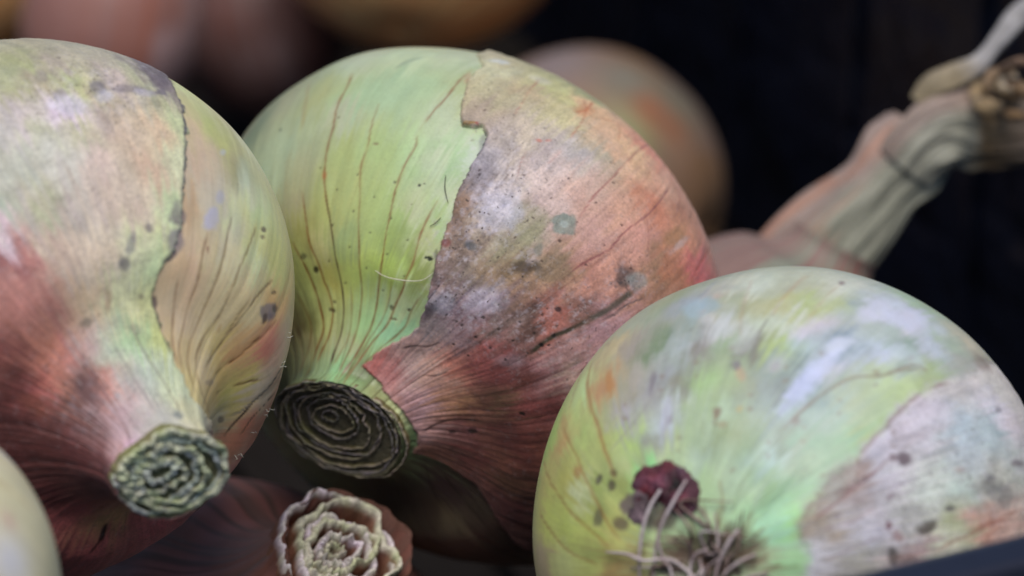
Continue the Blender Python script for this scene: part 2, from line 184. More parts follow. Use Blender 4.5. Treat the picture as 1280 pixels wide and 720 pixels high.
'spots': [((-0.026,0.624),(-0.0371,0.6196),(-0.0371,0.6285),2.833,2.5,[0.1586,0.2188,0.1912],0.75,0.35),((-0.026,0.624),(-0.0408,0.6218),(-0.0297,0.6307),1.0,0.667,[0.36,0.4201,0.3994],0.6,0.6),((0.0631,0.6563),(0.0483,0.6518),(0.0483,0.6607),3.667,4.0,[0.2755,0.2821,0.1671],0.5,0.8),((-0.1228,0.6741),(-0.1302,0.6685),(-0.1414,0.6763),4.333,2.833,[0.1699,0.1331,0.084],0.6,0.7),((-0.0446,0.6997),(-0.0594,0.6963),(-0.052,0.7052),2.667,1.5,[0.0231,0.0143,0.0161],0.7,1.2),((-0.0297,0.6707),(-0.0408,0.6663),(-0.0408,0.6752),1.167,1.5,[0.134,0.1565,0.134],0.6,0.8),((0.3545,0.634),(0.3428,0.6307),(0.3428,0.6396),4.333,5.0,[0.4856,0.4632,0.5568],0.35,1.2),((0.194,0.6685),(0.1902,0.663),(0.1752,0.6696),5.0,4.333,[0.5252,0.5158,0.647],0.55,1.0),((0.2584,0.723),(0.2431,0.7186),(0.2469,0.7275),2.333,3.333,[0.1392,0.1029,0.1029],0.4,1.2),((0.2812,0.7442),(0.2622,0.7397),(0.266,0.7486),1.0,0.833,[0.2066,0.05,0.05],0.7,0.7),((0.1789,0.7253),(0.1602,0.723),(0.1639,0.7308),1.333,1.0,[0.0405,0.0652,0.0885],0.65,0.9),((-0.3119,0.6007),(-0.3274,0.5962),(-0.3235,0.6062),2.0,2.333,[0.0423,0.0401,0.0445],0.75,0.9),((-0.3506,0.5884),(-0.3584,0.5818),(-0.3701,0.5895),2.0,1.5,[0.291,0.3259,0.3259],0.6,0.9),((-0.3274,0.4917),(-0.3351,0.4794),(-0.3428,0.4928),2.833,2.0,[0.3096,0.1747,0.0744],0.55,0.8),((-0.3623,0.4883),(-0.3662,0.475),(-0.3818,0.485),2.167,0.667,[0.5445,0.4097,0.3894],0.6,0.8),((-0.266,0.6986),(-0.2774,0.693),(-0.2812,0.7019),0.667,0.583,[0.0383,0.0173,0.0207],0.9,0.4),((-0.3506,0.7208),(-0.3584,0.7152),(-0.3701,0.723),0.5,0.5,[0.0087,0.0066,0.0059],0.95,0.3),((-0.3584,0.7408),(-0.3701,0.7353),(-0.3779,0.743),0.583,0.5,[0.0063,0.0049,0.0046],0.95,0.3),((-0.465,0.7809),(-0.473,0.7753),(-0.4891,0.7831),2.0,2.0,[0.1112,0.0311,0.0227],0.6,0.9),((0.1153,0.8109),(0.0929,0.8053),(0.0966,0.8165),2.667,2.333,[0.3584,0.3584,0.4395],0.5,1.1),((-0.0334,0.7653),(-0.0408,0.7597),(-0.0557,0.7675),4.333,3.0,[0.4595,0.4377,0.5527],0.5,1.1),((0.134,0.832),(0.1116,0.8265),(0.1153,0.8387),1.0,1.667,[0.0414,0.0314,0.0414],0.5,1),((-0.1452,0.7864),(-0.1602,0.7809),(-0.1677,0.7898),0.833,0.833,[0.2812,0.1545,0.1545],0.6,0.7),((-0.3623,0.7842),(-0.374,0.7775),(-0.3857,0.7875),2.667,1.333,[0.36,0.2557,0.2882],0.45,1.2),((-0.6636,0.8009),(-0.6765,0.7942),(-0.6938,0.8031),0.667,0.333,[0.007,0.005,0.0043],0.95,0.3),((-0.8409,0.8821),(-0.8409,0.8754),(-0.8919,0.8832),1.167,0.5,[0.0083,0.0047,0.0044],0.85,0.5),((-0.8872,0.9121),(-0.8779,0.9055),(-0.9487,0.9143),0.833,0.333,[0.011,0.0059,0.0053],0.8,0.5),((0.2242,0.4438),(0.2129,0.4338),(0.2091,0.4561),2.0,1.5,[0.4799,0.181,0.0635],0.5,1.1),((-0.1116,0.5039),(-0.1153,0.4939),(-0.1265,0.505),1.5,1.0,[0.4097,0.1535,0.0763],0.5,1.1),((0.2469,0.5584),(0.2318,0.5539),(0.2318,0.5651),0.667,0.333,[0.4485,0.1095,0.0751],0.6,0.8),((0.2242,0.5495),(0.2129,0.5439),(0.2129,0.5551),0.667,0.333,[0.4485,0.1095,0.0751],0.5,0.8),((0.3042,0.7731),(0.2812,0.772),(0.3004,0.7798),0.667,0.5,[0.0156,0.0175,0.0127],0.95,0.3),((0.3235,0.7742),(0.2966,0.7731),(0.3196,0.7809),0.333,0.333,[0.0156,0.0175,0.0127],0.9,0.3),((1.0513,0.8476),(1.0068,0.8476),(1.0664,0.8543),0.533,0.583,[0.0274,0.0211,0.0107],0.9,0.3),((1.1222,0.8276),(1.0815,0.8276),(1.1377,0.8343),0.667,0.667,[0.0629,0.0562,0.0387],0.6,0.6),((0.9679,0.901),(0.9201,0.901),(0.9824,0.9077),0.833,0.333,[0.0676,0.0423,0.0236],0.8,0.4),((0.3936,0.8687),(0.3662,0.8621),(0.3623,0.8732),0.417,0.583,[0.0757,0.0427,0.0239],0.7,0.4),((0.3467,0.8832),(0.3081,0.881),(0.3351,0.8899),0.833,0.25,[0.1565,0.0864,0.0505],0.7,0.4),((0.266,0.8576),(0.2356,0.8521),(0.2507,0.8643),0.333,0.333,[0.0843,0.0432,0.0242],0.8,0.4),((0.9344,0.8899),(0.8825,0.8899),(0.9391,0.8966),0.333,0.333,[0.0676,0.0423,0.0236],0.7,0.4),((0.5175,0.6986),(0.5012,0.6963),(0.5093,0.7041),0.333,0.333,[0.0295,0.0295,0.0252],0.9,0.3),((0.5012,0.6941),(0.4851,0.6908),(0.4931,0.6997),0.267,0.2,[0.0295,0.0295,0.0252],0.9,0.3),((0.9776,0.7186),(0.9535,0.7175),(0.9727,0.7253),0.583,0.833,[0.3811,0.1487,0.0465],0.6,0.8),((0.6127,0.5184),(0.6211,0.5072),(0.5917,0.5217),1.333,0.667,[0.4218,0.1853,0.1269],0.4,1),((0.481,0.5951),(0.465,0.5918),(0.469,0.6018),1.5,0.333,[0.2454,0.1403,0.0321],0.8,0.4),((0.453,0.5895),(0.437,0.5862),(0.441,0.5962),0.333,0.25,[0.3024,0.0396,0.0396],0.8,0.4),((0.3975,0.6051),(0.3779,0.604),(0.3896,0.6129),0.667,1.667,[0.0878,0.0878,0.1252],0.55,0.8),((0.465,0.564),(0.453,0.5595),(0.453,0.5706),0.25,0.25,[0.0515,0.0259,0.022],0.9,0.3),((0.433,0.6107),(0.4212,0.6073),(0.4251,0.6162),0.5,0.333,[0.1403,0.1403,0.083],0.5,0.6),((0.7775,0.6652),(0.7552,0.663),(0.7685,0.6719),0.5,0.267,[0.1832,0.0878,0.0515],0.6,0.7),((0.9922,0.634),(0.9679,0.634),(0.9824,0.6418),0.333,0.233,[0.134,0.104,0.0505],0.6,0.5),((1.3033,0.6352),(1.2758,0.6374),(1.2923,0.644),0.417,0.333,[0.0949,0.1135,0.0707],0.7,0.6),((0.8501,0.5139),(0.8409,0.5083),(0.8272,0.5239),2.0,0.4,[0.2112,0.2717,0.1843],0.5,0.9),((0.8686,0.5328),(0.8639,0.525),(0.8409,0.5406),1.0,0.3,[0.2112,0.2717,0.1843],0.5,0.9),((0.6127,0.4394),(0.6001,0.4338),(0.5834,0.4594),2.333,0.5,[0.5818,0.6337,0.6606],0.55,0.9),((0.433,0.436),(0.4172,0.4327),(0.4133,0.4549),2.333,0.667,[0.5609,0.5364,0.4669],0.45,1),((0.228,0.7875),(0.2091,0.782),(0.2129,0.792),0.667,1.5,[0.0285,0.0206,0.022],0.6,0.9),((0.2889,0.7642),(0.2698,0.7608),(0.2774,0.7697),0.5,1.333,[0.04,0.0259,0.0302],0.5,0.9),((0.5544,0.6285),(0.5338,0.6274),(0.5461,0.6352),1.667,5.0,[0.2799,0.1908,0.314],0.0,1),((0.0483,0.8165),(0.0297,0.812),(0.0297,0.8231),0.3,0.267,[0.0199,0.0109,0.0097],0.9,0.4),((-0.1153,0.8432),(-0.134,0.8365),(-0.1414,0.8487),0.3,0.267,[0.0199,0.0109,0.0097],0.9,0.4),((-0.0557,0.812),(-0.0706,0.8065),(-0.0743,0.8176),0.3,0.267,[0.0199,0.0109,0.0097],0.9,0.4),((-0.2242,0.8343),(-0.2394,0.8276),(-0.2545,0.8398),0.3,0.267,[0.0199,0.0109,0.0097],0.9,0.4),((-0.1527,0.8076),(-0.1677,0.8009),(-0.1752,0.8109),0.3,0.267,[0.0199,0.0109,0.0097],0.9,0.4),((-0.0966,0.782),(-0.1116,0.7775),(-0.119,0.7875),0.3,0.267,[0.0199,0.0109,0.0097],0.9,0.4),((-0.2469,0.7998),(-0.2584,0.7942),(-0.2698,0.8042),0.3,0.267,[0.0199,0.0109,0.0097],0.9,0.4),((-0.1865,0.7753),(-0.2015,0.7697),(-0.2091,0.7786),0.3,0.267,[0.0199,0.0109,0.0097],0.9,0.4),((-0.339,0.7909),(-0.3506,0.7853),(-0.3623,0.7942),0.3,0.267,[0.0199,0.0109,0.0097],0.9,0.4),((-0.2736,0.7697),(-0.2851,0.7642),(-0.2927,0.7731),0.3,0.267,[0.0199,0.0109,0.0097],0.9,0.4),((-0.2204,0.7475),(-0.2318,0.743),(-0.2356,0.7519),0.3,0.267,[0.0199,0.0109,0.0097],0.9,0.4),((-0.3584,0.7608),(-0.3701,0.7553),(-0.3779,0.7631),0.3,0.267,[0.0199,0.0109,0.0097],0.9,0.4),((-0.2966,0.7408),(-0.3081,0.7353),(-0.3158,0.7442),0.3,0.267,[0.0199,0.0109,0.0097],0.9,0.4),((-0.2469,0.7197),(-0.2584,0.7152),(-0.2622,0.7241),0.3,0.267,[0.0199,0.0109,0.0097],0.9,0.4),((-0.3779,0.7319),(-0.3857,0.7264),(-0.3975,0.7353),0.3,0.267,[0.0199,0.0109,0.0097],0.9,0.4),((-0.3235,0.7119),(-0.3312,0.7063),(-0.339,0.7152),0.3,0.267,[0.0199,0.0109,0.0097],0.9,0.4),((0.339,0.6429),(0.3235,0.6396),(0.3274,0.6485),0.267,0.233,[0.0423,0.0199,0.0181],0.8,0.4),((0.2091,0.6808),(0.194,0.6763),(0.1978,0.6852),0.267,0.233,[0.0423,0.0199,0.0181],0.8,0.4),((0.0631,0.7152),(0.052,0.7108),(0.052,0.7197),0.267,0.233,[0.0423,0.0199,0.0181],0.8,0.4),((0.2053,0.6474),(0.1902,0.6429),(0.1902,0.6518),0.267,0.233,[0.0423,0.0199,0.0181],0.8,0.4),((0.0669,0.6819),(0.0557,0.6774),(0.0557,0.6863),0.267,0.233,[0.0423,0.0199,0.0181],0.8,0.4),((0.2015,0.6118),(0.1865,0.6073),(0.1902,0.6162),0.267,0.233,[0.0423,0.0199,0.0181],0.8,0.4),((0.0706,0.6474),(0.0557,0.6429),(0.0594,0.6518),0.267,0.233,[0.0423,0.0199,0.0181],0.8,0.4),((-0.0706,0.6774),(-0.0818,0.6719),(-0.0855,0.6808),0.267,0.233,[0.0423,0.0199,0.0181],0.8,0.4),((0.0743,0.6118),(0.0631,0.6073),(0.0631,0.6174),0.267,0.233,[0.0423,0.0199,0.0181],0.8,0.4),((-0.0594,0.6429),(-0.0743,0.6385),(-0.0743,0.6474),0.267,0.233,[0.0423,0.0199,0.0181],0.8,0.4),((0.078,0.574),(0.0669,0.5695),(0.0669,0.5795),0.267,0.233,[0.0423,0.0199,0.0181],0.8,0.4),((-0.052,0.6085),(-0.0631,0.6029),(-0.0631,0.6129),0.267,0.233,[0.0423,0.0199,0.0181],0.8,0.4),((-0.1902,0.6352),(-0.2015,0.6296),(-0.2053,0.6385),0.267,0.233,[0.0423,0.0199,0.0181],0.8,0.4),((-0.0446,0.5706),(-0.0557,0.5651),(-0.0557,0.5751),0.267,0.233,[0.0423,0.0199,0.0181],0.8,0.4),((-0.1752,0.5996),(-0.1865,0.594),(-0.1902,0.604),0.267,0.233,[0.0423,0.0199,0.0181],0.8,0.4),((-0.0371,0.5273),(-0.0483,0.5206),(-0.0483,0.5328),0.267,0.233,[0.0423,0.0199,0.0181],0.8,0.4),((-0.1639,0.5617),(-0.1789,0.5551),(-0.1789,0.5662),0.267,0.233,[0.0423,0.0199,0.0181],0.8,0.4),((-0.3004,0.5873),(-0.3119,0.5806),(-0.3158,0.5907),0.267,0.233,[0.0423,0.0199,0.0181],0.8,0.4),((1.0117,0.7075),(0.9873,0.7086),(1.0068,0.7141),0.233,0.217,[0.0573,0.0423,0.0199],0.7,0.4),((0.809,0.7119),(0.7864,0.7108),(0.7999,0.7186),0.233,0.217,[0.0573,0.0423,0.0199],0.7,0.4),((0.6253,0.7075),(0.6043,0.7041),(0.6127,0.713),0.233,0.217,[0.0573,0.0423,0.0199],0.7,0.4),((0.8965,0.7353),(0.8686,0.7353),(0.8919,0.7419),0.233,0.217,[0.0573,0.0423,0.0199],0.7,0.4),((0.6938,0.7341),(0.6679,0.733),(0.6852,0.7397),0.233,0.217,[0.0573,0.0423,0.0199],0.7,0.4),((0.5093,0.7253),(0.4891,0.7219),(0.4972,0.7297),0.233,0.217,[0.0573,0.0423,0.0199],0.7,0.4),((0.7775,0.7597),(0.7508,0.7575),(0.7685,0.7653),0.233,0.217,[0.0573,0.0423,0.0199],0.7,0.4),((0.5751,0.7508),(0.5503,0.7497),(0.5626,0.7575),0.233,0.217,[0.0573,0.0423,0.0199],0.7,0.4),((0.8825,0.7842),(0.8501,0.7842),(0.8779,0.7909),0.233,0.217,[0.0573,0.0423,0.0199],0.7,0.4),((0.6508,0.7809),(0.6253,0.7786),(0.6423,0.7875),0.233,0.217,[0.0573,0.0423,0.0199],0.7,0.4),((0.449,0.7675),(0.4251,0.7642),(0.437,0.7731),0.233,0.217,[0.0573,0.0423,0.0199],0.7,0.4),((0.7596,0.8076),(0.7287,0.8065),(0.7596,0.8142),0.233,0.217,[0.0573,0.0423,0.0199],0.7,0.4),((0.5216,0.7987),(0.4931,0.7953),(0.5093,0.8053),0.233,0.217,[0.0573,0.0423,0.0199],0.7,0.4),((0.9201,0.8331),(0.8825,0.8343),(0.9296,0.8409),0.233,0.217,[0.0573,0.0423,0.0199],0.7,0.4),((0.6338,0.8309),(0.6001,0.8276),(0.6296,0.8387),0.233,0.217,[0.0573,0.0423,0.0199],0.7,0.4),((0.3818,0.8131),(0.3584,0.8098),(0.374,0.8198),0.233,0.217,[0.0573,0.0423,0.0199],0.7,0.4),((0.809,0.8621),(0.7641,0.8598),(0.809,0.8687),0.233,0.217,[0.0573,0.0423,0.0199],0.7,0.4),((0.4931,0.8521),(0.457,0.8465),(0.4851,0.8587),0.233,0.217,[0.0573,0.0423,0.0199],0.7,0.4)]},'L': {'husk': [(-1.2323,-0.68),(-1.0076,-0.4218),(-0.9499,-0.3258),(-0.996,-0.2734),(-0.9613,-0.2127),(-0.8315,-0.1373),(-0.7542,-0.0797),(-0.6764,-0.0301),(-0.6048,0.0126),(-0.5143,0.0595),(-0.451,0.0955),(-0.4008,0.133),(-0.362,0.1495),(-0.3247,0.1447),(-0.294,0.1571),(-0.2646,0.1762),(-0.2453,0.198),(-0.2257,0.2329),(-0.2017,0.2798),(-0.1713,0.3336),(-0.1429,0.3857),(-0.1523,0.5727),(-0.1253,0.7238),(0.0047,0.7918),(0.3381,2.4896),(1.3952,2.6774),(2.812,1.9964),(3.285,0.1345),(1.3653,-1.4583),(-0.7468,-2.4729)],
'cols': [(-0.5959,0.5851,0.5145,0.4204,0.46,1),(-0.7552,0.5895,0.6868,0.551,0.72,1),(-0.8272,0.6596,0.5948,0.4471,0.4049,1),(-0.4291,0.6752,0.4793,0.4046,0.3441,1),(-0.3158,0.6897,0.72,0.5322,0.6299,1),(-0.4851,0.7442,0.3746,0.2623,0.2299,1),(-1.0563,0.7553,0.7133,0.72,0.3861,1),(-1.1899,0.6474,0.6907,0.72,0.4724,1),(-0.2774,0.7842,0.3815,0.1375,0.1211,1),(-0.481,0.7953,0.72,0.529,0.3482,1),(-0.7552,0.822,0.72,0.7169,0.445,1),(-0.9583,0.8254,0.7036,0.72,0.3573,1),(-0.8455,0.8966,0.5846,0.6263,0.5238,1),(0.5544,0.8365,0.0668,0.0167,0.0167,1),(0.449,0.8721,0.0832,0.0208,0.0208,1),(0.2242,0.9099,0.0633,0.026,0.0273,1),(-0.1564,0.9388,0.4854,0.3557,0.4005,1),(-0.6085,0.96,0.4686,0.4731,0.4264,1),(-1.4627,0.9488,0.6311,0.6083,0.3859,1),(0.8686,0.96,0.207,0.0518,0.0518,1),(1.5462,0.8498,0.1995,0.0499,0.0499,1),(2.2499,0.7753,0.72,0.18,0.18,1),(2.1146,0.7631,0.3262,0.0816,0.0816,1),(3.0361,0.7597,0.1121,0.0327,0.0324,1),(2.7437,0.7531,0.72,0.18,0.18,1),(0.9012,0.9855,0.2827,0.0707,0.0707,1),(-1.3144,0.6374,0.6,0.4448,0.3229,0),(-1.5462,0.6296,0.3253,0.2891,0.1287,0),(-1.3875,0.6741,0.5674,0.4915,0.3937,0),(-1.5951,0.6452,0.72,0.7062,0.5356,0),(-1.3033,0.7697,0.72,0.5094,0.3738,0),(-1.4627,0.7275,0.5932,0.5308,0.3861,0),(-1.6893,0.6963,0.652,0.6421,0.2655,0),(-1.3704,0.8354,0.5751,0.4518,0.3177,0),(-1.6702,0.8131,0.72,0.5842,0.3622,0),(-1.8468,0.7753,0.72,0.5787,0.3355,0),(-1.7999,0.8676,0.72,0.5935,0.3911,0),(-2.7702,0.7631,0.72,0.2728,0.18,0),(-2.9984,0.7442,0.72,0.2073,0.18,0),(-2.6825,0.8576,0.72,0.6244,0.4329,0),(-0.6722,0.5172,0.3563,0.37,0.2139,1),(-0.7775,0.5295,0.3735,0.3082,0.2221,1),(-0.8639,0.5362,0.3857,0.4562,0.2321,1),(-0.9248,0.5373,0.7123,0.6667,0.3575,1),(-0.9727,0.5384,0.0893,0.0744,0.0917,1),(-1.0216,0.5373,0.72,0.6041,0.577,1),(-1.1533,0.5295,0.4302,0.4437,0.2811,1),(-1.2649,0.5161,0.2626,0.2015,0.2048,1),(-1.4627,0.4727,0.6581,0.72,0.3787,0),(-0.5379,0.5829,0.4248,0.4389,0.4162,1),(-0.6423,0.5973,0.4586,0.4901,0.2956,1),(-0.7909,0.6096,0.434,0.4369,0.2536,1),(-0.9535,0.6151,0.5664,0.4554,0.3529,1),(-1.1429,0.6107,0.6864,0.4797,0.3325,1),(-1.2272,0.6051,0.515,0.5844,0.3296,1),(-1.3199,0.5962,0.5955,0.4688,0.3007,0),(-1.4277,0.5806,0.5066,0.5382,0.2003,0),(-1.6829,0.5184,0.7199,0.72,0.492,0),(-0.6636,0.6496,0.5754,0.5658,0.5071,1),(-0.5134,0.6329,0.4264,0.4422,0.3713,1),(-0.8965,0.663,0.5935,0.4996,0.3794,1),(-1.0513,0.663,0.5483,0.3856,0.2898,1),(-0.3662,0.6696,0.3087,0.4283,0.3137,1),(-0.481,0.6874,0.38,0.4425,0.2634,1),(-0.6127,0.7019,0.4184,0.3638,0.3352,1),(-0.7596,0.713,0.5424,0.4472,0.3818,1),(-0.9631,0.7186,0.6162,0.5001,0.4325,1),(-1.1222,0.7164,0.5935,0.72,0.4236,1),(-1.2541,0.7097,0.599,0.3987,0.2435,0),(-1.4922,0.6874,0.7056,0.7091,0.3996,0),(-1.6575,0.663,0.6119,0.72,0.3466,0),(-0.2431,0.7141,0.2168,0.0542,0.0542,1),(-0.3196,0.7286,0.4263,0.1078,0.1066,1),(-0.4014,0.7408,0.7184,0.6664,0.5171,1),(-0.5544,0.7575,0.72,0.6093,0.4789,1),(-0.7112,0.7675,0.6058,0.4962,0.3932,1),(-0.8825,0.7742,0.6768,0.6752,0.4273,1),(-1.0216,0.7731,0.563,0.72,0.407,1),(-1.1847,0.7709,0.72,0.5129,0.3111,0),(-1.4104,0.7575,0.65,0.5503,0.3157,0),(-1.5462,0.7442,0.683,0.6336,0.4004,0),(-1.7214,0.7186,0.6589,0.72,0.4185,0),(-1.8739,0.6874,0.6625,0.6436,0.2459,0),(-0.1639,0.7664,0.5242,0.2252,0.1958,1),(-0.1004,0.7542,0.3941,0.1649,0.1365,1),(-2.0132,0.7264,0.72,0.4374,0.18,0),(0.0892,0.7887,0.1899,0.0483,0.0475,1),(0.0297,0.8042,0.4541,0.1815,0.1385,1),(-0.0855,0.8254,0.6005,0.2388,0.1501,1),(-0.2091,0.8409,0.394,0.1104,0.0985,1),(-0.3545,0.8543,0.5035,0.3959,0.3947,1),(-0.5668,0.8665,0.4957,0.5838,0.4583,1),(-0.8181,0.8732,0.3486,0.5899,0.2966,1),(-1.112,0.8732,0.5707,0.591,0.2131,1),(-1.4863,0.8621,0.6469,0.4853,0.2535,0),(-1.8468,0.8343,0.72,0.5385,0.1931,0),(-2.0275,0.8042,0.72,0.3895,0.18,0),(-2.174,0.7642,0.72,0.2375,0.18,0),(-2.3119,0.7152,0.72,0.4791,0.3383,0),(0.3428,0.8154,0.0811,0.0228,0.0213,1),(0.2774,0.8365,0.1599,0.04,0.04,1),(0.228,0.8476,0.6072,0.1518,0.1518,1),(0.1153,0.8676,0.592,0.2717,0.1801,1),(-0.026,0.8843,0.1046,0.0318,0.0358,1),(-0.1639,0.8966,0.0753,0.0267,0.0238,1),(-0.2851,0.9043,0.72,0.2394,0.18,1),(-0.5134,0.9166,0.4779,0.4723,0.477,1),(-0.8732,0.9199,0.3548,0.3969,0.3523,1),(-1.2325,0.9166,0.6629,0.72,0.4745,1),(-1.7343,0.8988,0.72,0.581,0.2628,0),(-2.174,0.8565,0.72,0.5183,0.18,0),(-2.367,0.8087,0.72,0.61,0.18,0),(-2.4312,0.772,0.72,0.6059,0.4618,0),(0.9201,0.8454,0.1156,0.0289,0.0289,1),(0.9012,0.8754,0.1188,0.0331,0.0297,1),(0.8501,0.901,0.1205,0.0305,0.0301,1),(0.7375,0.9288,0.1974,0.0493,0.0493,1),(0.5751,0.9522,0.1084,0.0297,0.0271,1),(0.3701,0.9744,0.72,0.4933,0.4861,1),(0.1414,0.9944,0.7188,0.4916,0.72,1),(-2.8781,0.7731,0.72,0.3021,0.18,0),(1.8603,0.8287,0.72,0.18,0.18,1),(2.0275,0.8376,0.72,0.1879,0.18,1),(2.2346,0.8365,0.72,0.4548,0.2051,1),(2.4393,0.8287,0.72,0.4179,0.18,1),(2.5547,0.8187,0.72,0.18,0.18,1),(2.7437,0.7964,0.72,0.1854,0.18,1),(-0.8455,0.4928,0.4013,0.3429,0.2894,1),(-0.7552,0.4816,0.3481,0.3599,0.1803,1)],
'lines': [(0,0.416,0.78,[0.1586,0.0821,0.0331],[(-1.6702,0.683),(-1.6387,0.7164),(-1.6199,0.7464),(-1.6324,0.772),(-1.6262,0.7709)]),(0,0.416,0.8450000000000001,[0.1114,0.058,0.0236],[(-1.9012,0.713),(-1.8333,0.7542),(-1.8468,0.802),(-1.8603,0.832),(-1.8333,0.8643)]),(0,0.416,0.7150000000000001,[0.1459,0.0735,0.0385],[(-1.6324,0.772),(-1.6702,0.8131),(-1.6387,0.8454),(-1.6387,0.8687),(-1.8875,0.8943),(-2.3829,0.8799)]),(0,0.416,0.7150000000000001,[0.1586,0.0821,0.0385],[(-1.5281,0.644),(-1.4922,0.7086),(-1.4863,0.7453),(-1.4922,0.7775),(-1.4982,0.7853),(-1.5221,0.8231),(-1.5042,0.8587),(-1.5462,0.8832),(-1.7408,0.9043)]),(0,0.416,0.7150000000000001,[0.172,0.0821,0.0445],[(-1.3479,0.7286),(-1.3311,0.7586),(-1.3535,0.7875),(-1.3648,0.7964),(-1.3761,0.8398),(-1.3648,0.8699),(-1.4627,0.8921)]),(0,0.416,0.65,[0.2159,0.1011,0.058],[(-1.2058,0.7942),(-1.2433,0.8298),(-1.2923,0.8687),(-1.3875,0.8899)]),(0,0.416,0.9099999999999999,[0.1338,0.0445,0.0127],[(-2.0853,0.7341),(-2.0635,0.7786),(-2.0853,0.812),(-2.0346,0.8509)]),(0,0.416,0.9099999999999999,[0.1338,0.0445,0.0127],[(-2.4393,0.7208),(-2.3512,0.7842),(-2.3275,0.8154),(-2.2346,0.8576)]),(0,0.347,0.65,[0.1338,0.058,0.0236],[(-1.7999,0.723),(-1.7933,0.7786),(-1.8333,0.8098),(-1.8199,0.8487)]),(0,0.277,0.52,[0.1586,0.0821,0.0331],[(-1.8132,0.6719),(-1.8132,0.7197)]),(0,0.554,0.95,[0.0219,0.0173,0.0159],[(-2.7702,0.8098),(-2.6825,0.8053),(-2.5968,0.7953),(-2.5048,0.7775),(-2.4393,0.7364),(-2.3989,0.6986)]),(0,0.416,0.9099999999999999,[0.3217,0.2658,0.2159],[(-2.5883,0.8398),(-2.5799,0.8053),(-2.5296,0.7864),(-2.4719,0.7653),(-2.4637,0.7152)]),(0,0.347,0.9099999999999999,[0.0445,0.0331,0.0236],[(-2.7613,0.782),(-2.6223,0.7731),(-2.5631,0.743),(-2.5799,0.6763)]),(1,0.693,0.9099999999999999,[0.0769,0.0703,0.1011],[(-1.3932,0.4594),(-1.3366,0.5083),(-1.3088,0.5462),(-1.2813,0.5829),(-1.2487,0.6207),(-1.2058,0.6685),(-1.1794,0.7052)]),(1,0.554,0.78,[0.1157,0.0913,0.0913],[(-1.0714,0.7753),(-1.0464,0.792),(-1.0315,0.812),(-1.0513,0.8287),(-1.112,0.8498),(-1.2272,0.8754)]),(1,0.416,0.65,[0.172,0.1586,0.1338],[(-0.8272,0.8498),(-0.9059,0.8832),(-1.0967,0.9143),(-1.2868,0.9466)]),(1,0.416,0.52,[0.186,0.1586,0.172],[(-0.5834,0.8621),(-0.6466,0.9043),(-0.7025,0.9477),(-0.5585,0.9956)]),(1,0.416,0.52,[0.1338,0.0655,0.0735],[(-0.2736,0.8532),(-0.2091,0.9055),(-0.0631,0.9622),(0.1677,1.0)]),(1,0.97,0.28600000000000003,[0.4292,0.384,0.4063],[(-0.453,0.6452),(-0.4172,0.7164),(-0.433,0.7909)]),(1,0.97,0.325,[0.4292,0.3626,0.3626],[(-0.6594,0.6285),(-0.6211,0.6974),(-0.6594,0.7887)]),(1,0.832,0.26,[0.4292,0.3626,0.3626],[(-0.7864,0.6374),(-0.7463,0.7075),(-0.7775,0.7753)]),(1,0.832,0.26,[0.2485,0.186,0.186],[(-0.469,0.7119),(-0.4851,0.7553),(-0.481,0.7953)]),(1,0.554,0.9099999999999999,[0.0159,0.0075,0.0075],[(2.3119,0.8231),(2.3119,0.802),(2.2576,0.7753)]),(1,0.416,0.52,[0.2837,0.1011,0.0331],[(0.1564,0.9733),(0.5668,0.9922),(0.7508,1.0)])],
